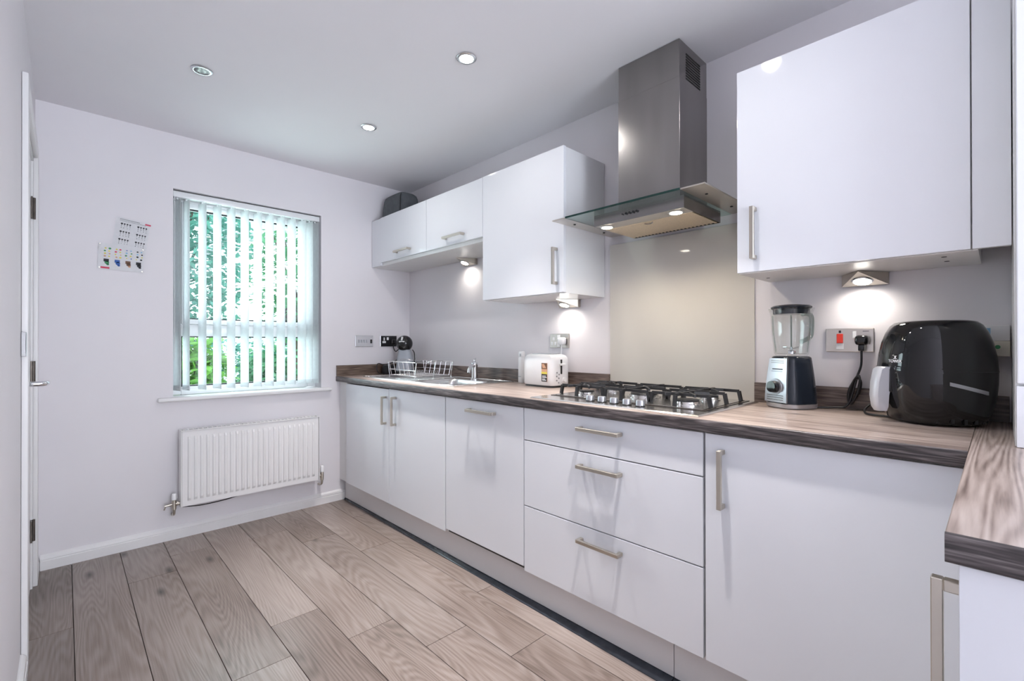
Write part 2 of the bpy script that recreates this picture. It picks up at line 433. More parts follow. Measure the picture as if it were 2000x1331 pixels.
# door frame: lining and architrave
dj = struct(obj('trim_1', box(B(), XL-.119, XL+.001, DY0, DY0+.028, 0, DZ), 'trimw', org=(XL, 2.8, 0)))
bx('lining_hinge_side', 'trimw', dj, XL-.119, XL+.001, DY1-.028, DY1, 0, DZ)
bx('lining_head', 'trimw', dj, XL-.119, XL+.001, DY0+.028, DY1-.028, DZ-.028, DZ)
bx('architrave', 'trimw', dj, XL+.0005, XL+.018, DY0-.062, DY0+.006, 0, DZ+.062, .004)
bx('architrave', 'trimw', dj, XL+.0005, XL+.018, DY1-.006, DY1+.062, 0, DZ+.062, .004)
bx('architrave_head', 'trimw', dj, XL+.0005, XL+.017, DY0+.006, DY1-.006, DZ-.006, DZ+.062, .004)
bx('strike_plate', 'chrome', dj, XL+.0005, XL+.014, DY0-.078, DY0-.0625, 1.105, 1.19, .002)
door = struct(obj('door_1', box(B(), XL-.047, XL-.006, DY0+.031, DY1-.031, .006, DZ-.031, .002), 'trimw', org=(XL, 2.8, 0)))
for hz in (1.735, .968, .225):
    b = B(); cyl(b, (XL+.004, DY1-.029, hz), (XL+.004, DY1-.029, hz+.10), .0065, seg=10)
    box(b, XL-.005, XL+.001, DY1-.060, DY1-.030, hz, hz+.10)
    obj('hinge', b, 'bronze', door, 40)
b = B(); cyl(b, (XL-.006, 2.475, 1.0), (XL+.002, 2.475, 1.0), .026, seg=24)
h = obj('door_handle', b, 'chrome', door, 40)
obj('lever', tube(B(), smooth_path([(XL+.002, 2.475, 1.0), (XL+.035, 2.475, 1.0), (XL+.052, 2.479, 1.0), (XL+.060, 2.495, 1.0), (XL+.061, 2.53, .999), (XL+.061, 2.59, .998)], 5), .0095, 12), 'chrome', h, 40)

# window: uPVC frame, panes, sill
wy0, wy1 = YW+.105, YW+.170
win = struct(obj('window_1', box(B(), WX0, WX0+.055, wy0, wy1, .835, WZ1, .004), 'upvc', org=(.9, wy0, .83)))
bx('frame_jamb', 'upvc', win, WX1-.055, WX1, wy0, wy1, .835, WZ1, .004)
bx('frame_head', 'upvc', win, WX0+.055, WX1-.055, wy0, wy1, WZ1-.05, WZ1, .004)
bx('frame_sill', 'upvc', win, WX0+.055, WX1-.055, wy0, wy1, .835, .885, .004)
bx('transom', 'upvc', win, WX0+.055, WX1-.055, wy0-.002, wy1, 1.195, 1.268, .004)
def sash(x0, x1, z0, z1, w):
    s = obj('sash', box(B(), x0, x0+w, wy0-.012, wy1-.01, z0, z1, .004), 'upvc', win, 40)
    bx('sash_rail', 'upvc', s, x1-w, x1, wy0-.012, wy1-.01, z0, z1, .004)
    bx('sash_rail', 'upvc', s, x0+w, x1-w, wy0-.012, wy1-.01, z1-w, z1, .004)
    bx('sash_rail', 'upvc', s, x0+w, x1-w, wy0-.012, wy1-.01, z0, z0+w, .004)
    b = B()
    for (a0, a1, c0, c1) in ((x0+w, x0+w+.006, z0+w, z1-w), (x1-w-.006, x1-w, z0+w, z1-w), (x0+w, x1-w, z1-w-.010, z1-w), (x0+w, x1-w, z0+w, z0+w+.008)):
        box(b, a0, a1, wy0+.006, wy0+.020, c0, c1)
    obj('gasket', b, 'blackm', s)
    bx('pane', 'pane', s, x0+w-.004, x1-w+.004, wy0+.022, wy0+.026, z0+w-.004, z1-w+.004)
sash(WX0+.056, WX1-.056, 1.269, WZ1-.051, .030)
bx('pane', 'pane', win, WX0+.055, WX1-.055, wy0+.022, wy0+.026, .885, 1.195)
b = B()
for (a0, a1, c0, c1) in ((WX0+.055, WX0+.061, .885, 1.195), (WX1-.061, WX1-.055, .885, 1.195), (WX0+.061, WX1-.061, .885, .893), (WX0+.061, WX1-.061, 1.188, 1.195)):
    box(b, a0, a1, wy0+.006, wy0+.020, c0, c1)
obj('gasket', b, 'blackm', win)
b = B(); box(b, .385, 1.3965, YW-.034, YW-.0005, .8085, .8330, .008, 3); box(b, WX0+.001, WX1-.001, YW-.001, YW+.115, .8095, .8335)
struct(obj('window_sill', b, 'trimw', smooth=40))

# ================================================================== OUTSIDE the window
tag(obj('lawn', box(B(), -4, 9, YW+.32, 16, -.30, -.20), 'grass'), 'green lawn seen through the window blind', 'lawn')
def shrub(name, label, c, rx, ry, rz, n, m, ls, cat='shrub'):
    t = thing(name, label, cat, (c[0], c[1], -.199))
    rnd = random.Random(hash((round(c[0]*10), n)) % 9999)
    b = B()
    for i in range(n):
        while True:
            p = Vector((rnd.uniform(-1, 1), rnd.uniform(-1, 1), rnd.uniform(-1, 1)))
            if .25 < p.length < 1: break
        p = p*(0.75+.25*rnd.random()) if rnd.random() < .3 else p
        q = Vector((c[0]+p.x*rx, c[1]+p.y*ry, max(0.04, c[2]+p.z*rz)))
        d = Vector((rnd.gauss(0, 1), rnd.gauss(0, 1), rnd.gauss(0, .7))).normalized(); s, u = frame_of(d)
        L = ls*rnd.uniform(.6, 1.3); w = L*.36
        quad(b, [q, q+d*L*.5+s*w, q+d*L+u*L*.08, q+d*L*.5-s*w])
    o = obj('foliage', b, m, t); o['kind'] = 'stuff'
    b = B(); cyl(b, (c[0], c[1], -.199), (c[0]+.05, c[1], c[2]), .05, .03, 10)
    for k in range(4):
        a = k*1.7
        cyl(b, (c[0]+.03, c[1], c[2]-.4*rz), (c[0]+.55*rx*math.cos(a), c[1]+.55*ry*math.sin(a), c[2]+.45*rz), .022, .008, 8)
    obj('stem', b, 'bark', t, 40)
shrub('garden_tree', 'tall blue-green leafy tree behind the left side of the blind', (1.05, 7.6, 2.5), .95, .8, 1.75, 5200, 'leaf2', .12, 'tree')
shrub('garden_tree', 'loose pale tree behind the right side of the blind', (2.75, 8.0, 2.3), .75, .7, 1.3, 1500, 'leaf', .12, 'tree')
shrub('garden_shrub', 'bright green shrub low behind the left panes', (.85, 5.6, .75), .42, .40, .55, 1500, 'leaf3', .13)
shrub('garden_shrub', 'dark green shrub low behind the middle panes', (1.80, 6.1, .55), .42, .42, .62, 1500, 'leaf', .12)
shrub('garden_shrub', 'green shrub low behind the right panes', (2.80, 6.6, .5), .42, .42, .6, 1500, 'leaf2', .12)
shrub('garden_hedge', 'low dark green hedge across the middle of the garden view', (2.6, 9.6, .55), 2.0, .40, .75, 3600, 'leaf2', .11, 'hedge')
hs = thing('garden_house', 'white rendered house wall glimpsed through the right of the blind', 'house', (4.2, 12.0, -.2))
bx('house_wall', 'render', hs, 2.9, 7.5, 12.0, 15.5, -.2, 3.6)
b = B(); loft(b, [[Vector((x, 11.7, 3.6)), Vector((x, 15.8, 3.6)), Vector((x, 13.75, 5.3))] for x in (2.7, 7.7)])
obj('house_roof', b, 'slate', hs)
for wx in (3.6, 5.4):
    f_ = obj('house_window', box(B(), wx, wx+1.1, 11.95, 12.0, 1.0, 2.2), 'upvc', hs)
    bx('pane', 'dark', f_, wx+.08, wx+1.02, 11.94, 11.955, 1.08, 2.12)

# ================================================================== BASE UNITS
def handle(parent, x, y, z, L, along, out=(-1, 0), m='nickel', proj=.035, w=.0138):
    """D-shaped bar handle: square bar and two legs on a face at x,y; out is the face normal"""
    b = B(); h2 = L/2
    ox, oy = out
    def seg(a0, a1, d0, d1):
        # a: range along, d: range out of the face
        if along == 'z':
            if ox: box(b, x+ox*d1, x+ox*d0, y-w/2, y+w/2, z+a0, z+a1, .0012, 1) if ox < 0 else box(b, x+d0, x+d1, y-w/2, y+w/2, z+a0, z+a1, .0012, 1)
            else: box(b, x-w/2, x+w/2, y+d0, y+d1, z+a0, z+a1, .0012, 1)
        else:
            box(b, x-d1, x-d0, y+a0, y+a1, z-w/2, z+w/2, .0012, 1)
    seg(-h2, h2, proj-w*.85, proj); seg(-h2, -h2+w, .0003, proj-w*.85); seg(h2-w, h2, .0003, proj-w*.85)
    return obj('handle', b, m, parent, 30)

def front(parent, name, y0, y1, z0, z1, x=FX, t=.018, m='gloss', tilt=0.0):
    b = box(B(), x, x+t, y0, y1, z0, z1, .0012, 2)
    if tilt:
        for v in b.verts: v.co.x -= tilt*max(0, (z1-v.co.z))*((v.co.y-y0)/(y1-y0))
    return obj(name, b, m, parent)

def carcass(parent, y0, y1, z0=.152, z1=.8705, x0=FX+.0195, x1=2.04, m='carcass_side'):
    return bx('body', m, parent, x0, x1, y0, y1, z0, z1, .0008, 1)

u = thing('base_cabinet', 'white gloss double-door base cabinet under the sink, beside the radiator', 'cabinet', (1.75, 2.63, .15))
b = B(); x0_, x1_ = FX+.0195, 2.04
box(b, x0_, x1_, 2.028, 2.046, .152, .8705); box(b, x0_, x1_, 3.218, 3.236, .152, .8705); box(b, x0_, x1_, 2.046, 3.218, .152, .170); box(b, x1_-.008, x1_, 2.046, 3.218, .170, .8705)
obj('body', b, 'carcass_side', u)
d1 = front(u, 'door', 2.6255, 3.2320, .155, .863); handle(d1, FX, 2.662, .7315, .176, 'z')
d2 = front(u, 'door', 2.0330, 2.6215, .155, .8665, tilt=0); handle(d2, FX, 2.5425, .7370, .176, 'z')
bx('hinge_bumper', 'blackm', u, FX+.004, FX+.016, 3.233, 3.2365, .80, .83)
tag(bx('filler_panel', 'carcass_side', None, FX+.012, FX+.030, 3.239, 3.3695, .152, .8705, .0008), 'narrow white upright filler strip between sink cabinet and window wall', 'filler panel')

u = thing('dishwasher', 'built-in dishwasher with plain white gloss front between sink cabinet and drawers', 'dishwasher', (1.75, 1.735, .15))
bx('body', 'blackm', u, FX+.0195, 2.04, 1.447, 2.026, .152, .8705)
d = front(u, 'door', 1.4475, 2.0245, .172, .8665, m='gloss'); handle(d, FX, 1.7240, .8205, .196, 'y')

u = thing('drawer_cabinet', 'white gloss cabinet with three drawers below the hob', 'cabinet', (1.75, 1.045, .15))
carcass(u, .648, 1.4435)
for (z0, z1, hz) in ((.7285, .8665, .8190), (.4425, .7245, .6740), (.155, .4385, .3875)):
    d = front(u, 'drawer', .6495, 1.4425, z0, z1); handle(d, FX, 1.038, hz, .190, 'y')
u = thing('base_cabinet', 'white gloss single-door base cabinet between the drawers and the corner', 'cabinet', (1.75, .34, .15))
carcass(u, .045, .6435)
d = front(u, 'door', .0520, .6420, .155, .8665); handle(d, FX, .5873, .7345, .178, 'z')
# return cabinet under the short worktop leg
u = thing('base_cabinet', 'white base cabinet with a side-on bar handle under the near worktop end', 'cabinet', (1.12, -.26, .15))
bx('body', 'carcass_side', u, .828, 1.4300, -.53, .0140, .152, .8705)
bx('end_panel', 'gloss', u, .8085, .8270, -.53, .0370, .0, .8705, .0008)
d = obj('door', box(B(), .8285, 1.4250, .0155, .0335, .155, .8665, .001, 1), 'gloss', u)
handle(d, .8440, .0335, .7430, .186, 'z', (0, 1), w=.0150, proj=.0325)

# plinths
def seal_strip(t, y0, y1):
    rings = []
    for y in (y0, y1):
        xn = 1.452+.037*(y-.77)/2.58 if y > .7 else 1.447
        rings.append([Vector((1.5000, y, .0005)), Vector((xn, y, .0005)), Vector((xn+.001, y, .003)), Vector((1.4960, y, .0090)), Vector((1.5000, y, .0112))])
    return obj('seal_strip', loft(B(), rings), 'seal', t)
t = thing('kickboard', 'white kickboard under the sink cabinet, dishwasher and drawers with dark floor seal', 'plinth', (1.505, 2.1, 0))
bx('board', 'plinth', t, 1.4975, 1.5135, .7720, 3.3490, .012, .1495, .001)
seal_strip(t, .7720, 3.3490)
t = thing('kickboard', 'short white kickboard below the single-door corner cabinet', 'plinth', (1.505, .4, 0))
bx('board', 'plinth', t, 1.4975, 1.5135, .02, .7695, .012, .1495, .001)
seal_strip(t, .02, .7695)

# ================================================================== WORKTOPS
SBX0, SBX1, SBY0, SBY1 = 1.585, 1.865, 2.125, 2.500     # sink bowl cut-out
wt = thing('worktop', 'long dark wood-effect worktop running from the window wall to the corner', 'worktop', (1.75, 1.7, .872))
E0, E1 = .0505, YW-.001
b = B()
zt0, zt1 = .8722, .9100
xf = TOPX+.006
box(b, xf, XR-.001, E0, SBY0, zt0, zt1); box(b, xf, XR-.001, SBY1, E1, zt0, zt1)
box(b, xf, SBX0, SBY0, SBY1, zt0, zt1); box(b, SBX1, XR-.001, SBY0, SBY1, zt0, zt1)
obj('top', b, 'top_y', wt)
def edge_prof(n=5):
    pr = [(.006, zt0)]
    for i in range(n+1):
        a = PI/2*i/n; pr.append((.005-.005*math.sin(a), zt0+.005-.005*math.cos(a)))
    for i in range(n+1):
        a = PI/2*i/n; pr.append((.005-.005*math.cos(a), zt1-.005+.005*math.sin(a)))
    pr.append((.006, zt1)); return pr
b = B(); loft(b, [[Vector((TOPX+d, y, z)) for d, z in edge_prof()] for y in (E0, E1)])
obj('front_edge', b, 'edge_y', wt, 40)
for (y0, y1, nm) in ((1.4035, YW-.021, 'upstand'), (-.018, .6960, 'upstand')):
    bx(nm, 'up_y', wt, XR-.0185, XR-.001, y0, y1, .9104, .9880, .001)
bx('upstand_end', 'up_x', wt, TOPX+.002, XR-.001, YW-.0195, YW-.001, .9104, .9880, .001)
RX0, RY0 = .7990, -.55
wt2 = thing('worktop', 'short wood-effect worktop leg with dark rounded end, nearest the camera', 'worktop', (1.4, -.25, .872))
b = B(); box(b, RX0+.006, XR-.001, RY0, .0495, zt0, zt1, .0015, 1)
obj('top', b, 'top_x', wt2)
b = B(); loft(b, [[Vector((RX0+d, y, z)) for d, z in edge_prof()] for y in (RY0, .0495)])
obj('end_edge', b, 'edge_y', wt2, 40)

# ================================================================== WALL UNITS
def wfront(parent, y0, y1, z0, z1): return front(parent, 'door', y0, y1, z0, z1, x=UX)
u = thing('wall_cabinet', 'low white wall cabinet with two lift-up doors above the sink', 'cabinet', (1.88, 2.7, 1.735))
bx('body', 'carcass', u, UX+.0195, XR-.004, 2.0360, 3.3660, 1.7340, 2.0930, .0008, 1)
bx('filler_strip', 'gloss', u, UX+.004, UX+.0190, 3.2270, 3.3660, 1.7360, 2.0925, .0008)
d = wfront(u, 2.6080, 3.2240, 1.7570, 2.0930); handle(d, UX, 2.890, 1.8015, .188, 'y')
d = wfront(u, 2.0360, 2.6050, 1.7570, 2.0930); handle(d, UX, 2.295, 1.8015, .188, 'y')
u = thing('wall_cabinet', 'white wall cabinet with one tall door left of the extractor hood', 'cabinet', (1.88, 1.735, 1.392))
bx('body', 'carcass_side', u, UX+.0195, XR-.004, 1.4375, 2.0320, 1.3900, 2.0930, .0008, 1)
d = wfront(u, 1.4365, 2.0320, 1.3935, 2.0950); handle(d, UX, 1.480, 1.5210, .178, 'z')
for (y, xx) in ((1.50, 2.01), (1.98, 1.80), (1.52, 1.80), (1.98, 1.98)):
    obj('fixing_cap', cyl(B(), (xx, y, 1.3898), (xx, y, 1.3885), .006, seg=10), 'lampring', u)
u = thing('wall_cabinet', 'large white wall cabinet with one door above blender and air fryer', 'cabinet', (1.88, .34, 1.392))
bx('body', 'carcass', u, UX+.0195, XR-.004, .0400, .6420, 1.3925, 2.1000, .0008, 1)
d = wfront(u, .0535, .6420, 1.3950, 2.1030); handle(d, UX, .5835, 1.5255, .178, 'z')
for (y, xx) in ((.11, 1.80), (.11, 1.90), (.60, 1.90)):
    obj('fixing_cap', cyl(B(), (xx, y, 1.3923), (xx, y, 1.3912), .006, seg=10), 'blackm', u)
tag(bx('filler_panel', 'gloss', None, UX+.002, UX+.0185, -.0200, .0505, 1.3950, 2.1030, .0008), 'tall white filler panel between right wall cabinet and tall unit', 'filler panel')
u = thing('tall_unit', 'white tall unit standing on the worktop at the right edge of the view', 'cabinet', (1.8, -.3, .9105))
bx('body', 'carcass_side', u, 1.5780, XR-.004, -.60, -.0225, .9106, 2.1500, .0008, 1)
bx('door', 'gloss', u, 1.5590, 1.5770, -.597, -.0255, 1.0560, 2.1480, .002)
bx('lower_panel', 'gloss', u, 1.5600, 1.5770, -.597, -.0245, .9112, 1.0500, .001)

# ================================================================== SPLASHBACK, HOOD, HOB
tag(bx('splashback', 'splash', None, XR-.0075, XR-.0005, .6980, 1.4015, .9103, 1.6560, .001), 'tall beige glass splashback behind the hob', 'splashback')

hd = thing('extractor_hood', 'stainless steel chimney extractor hood with flat glass canopy above the hob', 'extractor hood', (1.85, 1.045, 1.645))
CX0, CY0, CY1 = 1.7965, .8950, 1.1850
ch = bx('chimney_lower', 'steel', hd, CX0, XR-.002, CY0, CY1, 1.7060, 2.2320, .001)
cu = bx('chimney_upper', 'steel', hd, CX0+.0012, XR-.002, CY0+.0012, CY1-.0012, 2.2322, H-.002, .001)
for k in range(10):
    z = 2.242+k*.0112
    obj('vent_slot', box(B(), 1.855, 1.985, CY0+.0002, CY0+.0014, z, z+.0062), 'dark', cu)
GZ = 1.6960
HX = 1.5850
b = box(B(), HX, XR-.004, .7900, 1.3180, GZ, GZ+.0080, .0005, 1)
g = obj('glass_canopy', b, 'hoodglass', hd)
bx('glass_edge', 'glassedge', g, HX-.0022, HX-.0004, .7900, 1.3180, GZ+.0005, GZ+.0082)
for (y0, y1) in ((.6990, .7885), (1.3195, 1.3950)):
    w_ = bx('side_wing', 'steel_b', hd, HX, XR-.004, y0, y1, GZ+.001, GZ+.0065, .001)
    for xx in (1.70, 1.93):
        obj('screw', cyl(B(), (xx, (y0+y1)/2, GZ+.0009), (xx, (y0+y1)/2, GZ-.0010), .0055, seg=12), 'dark', w_)
HB0, HB1, BY0, BY1, BZ = 1.6420, 1.9650, .8020, 1.2050, 1.6480
b = B()
box(b, HB0, HB0+.0015, BY0, BY1, BZ, GZ-.0006); box(b, HB1-.0015, HB1, BY0, BY1, BZ, GZ-.0006)
box(b, HB0+.0015, HB1-.0015, BY0, BY0+.0015, BZ, GZ-.0006); box(b, HB0+.0015, HB1-.0015, BY1-.0015, BY1, BZ, GZ-.0006)
box(b, HB0+.0015, HB1-.0015, BY0+.0015, BY1-.0015, GZ-.010, GZ-.0006)
hb = obj('motor_box', b, 'steel', hd)
bx('lamp_panel', 'steel_b', hb, HB0+.0015, HB0+.082, BY0+.0016, BY1-.0016, BZ+.0005, BZ+.003)
fl_ = bx('grease_filter', 'filter', hb, HB0+.0825, HB1-.010, BY0+.008, BY1-.0016, BZ-.001, BZ+.004, .001)
for k in range(22):
    y = BY0+.018+k*.0172
    obj('filter_slot', box(B(), HB1-.024, HB1-.0115, y, y+.009, BZ-.0017, BZ-.0011), 'dark', fl_)
obj('filter_latch', tube(B(), smooth_path([(HB0+.100, .985, BZ-.001), (HB0+.108, .995, BZ-.004), (HB0+.108, 1.015, BZ-.004), (HB0+.100, 1.025, BZ-.001)], 4), .002, 6), 'steel', fl_, 40)
for k in range(5):
    y = 1.062-k*.0165
    obj('push_button', cyl(B(), (HB0+.0003, y, BZ+.026), (HB0-.005, y, BZ+.026), .0050 if k else .003, seg=12), 'blackm', hb, 40)
for y in (1.168, .855):
    c = (HB0+.042, y)
    l_ = obj('hood_lamp', lathe(B(), [(.030, BZ+.0004), (.031, BZ-.0015), (.025, BZ-.003), (.024, BZ-.0004)], c[0], c[1], 28, True, True), 'lampring', hb, 40)
    obj('lens', lathe(B(), [(.0225, BZ-.0030), (.021, BZ-.0042), (.010, BZ-.0050)], c[0], c[1], 24), 'lampglow', l_, 40)
    lamp_spot('hood_bulb', (c[0], c[1], BZ-.012), (c[0]+.20, c[1], .9), 5.0, (1, .84, .64), 120, .8, .02, hd)

hob = thing('gas_hob', 'five-burner stainless gas hob with black pan supports set in the worktop', 'hob', (1.73, 1.045, .91))
b = B()
loft(b, [[Vector((x, y, z)) for x, y in ((x0, y0), (x1, y0), (x1, y1), (x0, y1))] for (x0, x1, y0, y1, z) in
         ((1.4640, 2.0000, .6680, 1.4180, .9102), (1.4640, 2.0000, .6680, 1.4180, .9125), (1.4700, 1.9940, .6740, 1.4120, .9165), (1.5650, 1.9800, .6900, 1.3960, .9165))])
obj('base_tray', b, 'sinksteel', hob)
bx('dark_pan', 'hobglass', hob, 1.5720, 1.9780, .6935, 1.3925, .9168, .9188, .0008)
bx('raised_tray', 'sinksteel', hob, 1.5860, 1.9640, .7080, 1.3780, .9189, .9205, .0008)
for k in range(5):
    y = 1.1400-k*.0565
    kb = obj('control_knob', lathe(B(), [(.0165, .9210), (.0165, .9340), (.0150, .9390), (.012, .9400)], 1.5250, y, 24), 'silver', hob, 40)
    obj('knob_base', lathe(B(), [(.0180, .9167), (.0185, .9190), (.0170, .9210)], 1.5250, y, 24), 'blackm', kb, 40)
bx('front_slot', 'dark', hob, 1.548, 1.556, .80, 1.30, .9164, .9168)
burners = [(1.68, 1.275, .036), (1.875, 1.275, .046), (1.775, 1.045, .060), (1.68, .810, .046), (1.875, .810, .036)]
for (x, y, r) in burners:
    bb = obj('burner', lathe(B(), [(r*1.15, .9206), (r*1.15, .9235), (r, .9260), (r, .9330), (r*.86, .9345)], x, y, 28), 'sinksteel', hob, 40)
    obj('burner_cap', lathe(B(), [(r*.90, .9346), (r*.93, .9370), (r*.90, .9395), (r*.60, .9405)], x, y, 28), 'iron', bb, 40)
    obj('igniter', cyl(B(), (x-r*1.3, y, .9206), (x-r*1.3, y, .9350), .003, seg=8), 'whitep', bb)
def bar(bm, p, q, w=.0085, hh=.0105):
    p, q = Vector(p), Vector(q); d = (q-p).normalized(); s = Vector((-d.y, d.x, 0)).normalized()*w/2 if abs(d.z) < .95 else Vector((w/2, 0, 0))
    up = d.cross(s).normalized()*hh/2
    loft(bm, [[c+s+up, c-s+up, c-s-up, c+s-up] for c in (p, q)])
def pan_support(y0, y1, bl):
    x0, x1, z = 1.610, 1.945, .9600
    b = B()
    def leg(x, y, ox, oy):
        bar(b, (x, y, z), (x+ox, y+oy, .9206), .012, .012)
    for y, s in ((y0, -1), (y1, 1)):
        for x in (x0+.03, (x0+x1)/2, x1-.03): leg(x, y, 0, s*.008)
    for x in (x0+.03, (x0+x1)/2, x1-.03): bar(b, (x, y0, z), (x, y1, z))
    ym = (y0+y1)/2
    bar(b, (x0, ym, z), (x1, ym, z))
    leg(x0, ym, -.006, 0); leg(x1, ym, .006, 0)
    for (bxx, byy, r) in bl:
        for a in (.785, 2.356, 3.927, 5.498):
            bar(b, (bxx+math.cos(a)*r*.55, byy+math.sin(a)*r*.55, z+.003), (bxx+math.cos(a)*.082, byy+math.sin(a)*.082, z-.001), .007)
    return obj('pan_support', b, 'iron', hob)
pan_support(1.165, 1.380, [burners[0], burners[1]])
pan_support(.950, 1.145, [burners[2]])
pan_support(.712, .930, [burners[3], burners[4]])

# ================================================================== SINK AREA
sk = thing('inset_sink', 'stainless steel inset sink with ridged drainer beside the tap', 'sink', (1.77, 2.6, .91))
zs = .9103
b = B()
sx0, sx1, sy0, sy1 = 1.5350, 1.9900, 2.0650, 3.1400
def plate(x0, x1, y0, y1): box(b, x0, x1, y0, y1, zs, zs+.0045)
plate(sx0, sx1, sy0, SBY0+.004); plate(sx0, sx1, SBY1-.004, 2.56); plate(sx0, SBX0+.004, SBY0+.004, SBY1-.004); plate(SBX1-.004, sx1, SBY0+.004, SBY1-.004)
plate(sx0, sx1, 3.110, sy1); plate(sx0, 1.57, 2.56, 3.11); plate(1.955, sx1, 2.56, 3.11); box(b, 1.57, 1.955, 2.56, 3.11, zs, zs+.0015)
rim = obj('rim', b, 'sinksteel', sk)
b = B()
for (x0, x1, y0, y1) in ((sx0, sx1, sy0, sy0+.010), (sx0, sx1, sy1-.010, sy1), (sx0, sx0+.010, sy0, sy1), (sx1-.010, sx1, sy0, sy1)):
    box(b, x0, x1, y0, y1, zs+.0046, zs+.0075, .0012, 1)
obj('raised_lip', b, 'sinksteel', sk, 40)
for k in range(9):
    x = 1.600+k*.040
    obj('drainer_ridge', box(B(), x, x+.012, 2.59, 3.09, zs+.0016, zs+.0042, .001, 1), 'sinksteel', sk, 40)
b = B()
rings = []
for (d, z) in ((.0, zs+.0046), (.004, zs), (.010, .895), (.018, .80), (.035, .755), (.06, .75)):
    rings.append(sring((SBX0+SBX1)/2, (SBY0+SBY1)/2, z, (SBX1-SBX0)/2-.002-d, (SBY1-SBY0)/2-.002-d, 40, 6))
loft(b, rings, False, True); obj('bowl', b, 'sinksteel', sk, 40)
obj('drain', lathe(B(), [(.038, .7505), (.036, .7535), (.015, .7520)], (SBX0+SBX1)/2, (SBY0+SBY1)/2, 24), 'chrome', sk, 40)

tp = thing('mixer_tap', 'chrome single-lever mixer tap standing behind the sink bowl', 'tap', (1.905, 2.34, zs+.0046))
tx, ty, tz = 1.905, 2.340, zs+.0047
obj('body', lathe(B(), [(.027, tz), (.027, tz+.006), (.021, tz+.010), (.0195, tz+.085), (.0215, tz+.092), (.0215, tz+.108), (.012, tz+.114)], tx, ty, 28), 'chrome', tp, 40)
obj('lever', tube(B(), smooth_path([(tx, ty, tz+.114), (tx-.004, ty-.004, tz+.126), (tx+.016, ty+.012, tz+.134)], 5), .0065, 10), 'chrome', tp, 40)
obj('spout', tube(B(), smooth_path([(tx-.008, ty-.004, tz+.090), (tx-.045, ty-.030, tz+.092), (tx-.085, ty-.056, tz+.078), (tx-.098, ty-.064, tz+.050)], 5), .011, 12), 'chrome', tp, 40)

# dish rack on the drainer
rk = thing('dish_rack', 'empty chrome wire dish rack standing on the sink drainer', 'dish rack', (1.74, 2.72, zs+.005))
rx0, rx1, ry0, ry1, rz0 = 1.585, 1.885, 2.535, 2.890, zs+.0050
def rect(x0, x1, y0, y1, z): return [(x0, y0, z), (x1, y0, z), (x1, y1, z), (x0, y1, z)]
wr = .0016
obj('base_frame', tube(B(), rect(rx0+.02, rx1-.02, ry0+.02, ry1-.02, rz0+.022), wr*1.2, 6, True), 'wire', rk)
obj('middle_rail', tube(B(), rect(rx0+.008, rx1-.008, ry0+.008, ry1-.008, rz0+.060), wr, 6, True), 'wire', rk)
obj('top_rail', tube(B(), rect(rx0, rx1, ry0, ry1, rz0+.112), wr*1.3, 6, True), 'wire', rk)
b = B()
for x in (rx0+.01, (rx0+rx1)/2, rx1-.01):
    for y, o_ in ((ry0, 1), (ry1, -1)): tube(b, [(x, y, rz0+.112), (x, y+o_*.01, rz0+.06), (x, y+o_*.02, rz0+.022), (x, y+o_*.02, rz0+.002)], wr, 6)
for k in range(6):
    y = ry0+.03+k*(ry1-ry0-.06)/5
    for x, o_ in ((rx0, 1), (rx1, -1)): tube(b, [(x, y, rz0+.112), (x+o_*.01, y, rz0+.06), (x+o_*.02, y, rz0+.022)], wr, 6)
o_ = obj('upright_wires', b, 'wire', rk); o_['kind'] = 'stuff'
for k in range(14):
    y = ry0+.035+k*(ry1-ry0-.07)/13
    zz_ = rz0+.023
    obj('plate_wire', tube(B(), [(rx0+.02, y, zz_), (rx0+.075, y, zz_), (rx0+.085, y+.004, zz_+.030), (rx0+.095, y, zz_), (rx0+.185, y, zz_), (rx0+.195, y+.004, zz_+.030), (rx0+.205, y, zz_), (rx1-.02, y, zz_)], wr*.75, 5), 'wire', rk)
for (y, s) in ((ry0, -1), (ry1, 1)):
    obj('lift_handle', tube(B(), smooth_path([(1.68, y, rz0+.112), (1.69, y+s*.02, rz0+.118), (1.735, y+s*.035, rz0+.122), (1.78, y+s*.02, rz0+.118), (1.79, y, rz0+.112)], 4), wr*1.3, 6), 'wire', rk)

# coffee machine
cm = thing('coffee_machine', 'small capsule coffee machine with black ball head in the far worktop corner', 'coffee machine', (1.905, 3.195, .9105), rotz=math.radians(128))
# local +Y looks at the camera side of the corner
obj('base_tray', loft(B(), [sring(0, .0, z, rx, ry, 36, 2.6) for (z, rx, ry) in ((0, .064, .066), (.02, .068, .069), (.028, .065, .066))]), 'blackm', cm, 40)
obj('body', loft(B(), [sring(0, y, z, rx, ry, 36, 2.8) for (z, rx, ry, y) in ((.0285, .066, .062, -.003), (.08, .063, .058, -.006), (.13, .058, .050, -.006), (.165, .050, .042, -.003), (.19, .046, .038, 0))]), 'greyp', cm, 40)
hd_ = obj('ball_head', sphere(B(), (0, .005, .238), .0625, 32, 20), 'black', cm, 60)
bb = B(); cyl(bb, (0, .0655, .262), (0, .050, .285), .006, .008, 12); box(bb, -.022, .022, .060, .066, .248, .257, .002)
obj('lever_switch', bb, 'whitep', hd_, 40)
obj('water_tank', loft(B(), [sring(-.02, -.078, z, rx, .016, 28, 3) for (z, rx) in ((.03, .045), (.12, .052), (.155, .045))]), 'jug', cm, 40)
obj('drip_cup_holder', loft(B(), [sring(.128, .004, z, r, r, 28, 2.4) for z, r in ((0, .044), (.012, .052), (.045, .052), (.068, .044), (.074, .030))]), 'blackm', cm, 40)
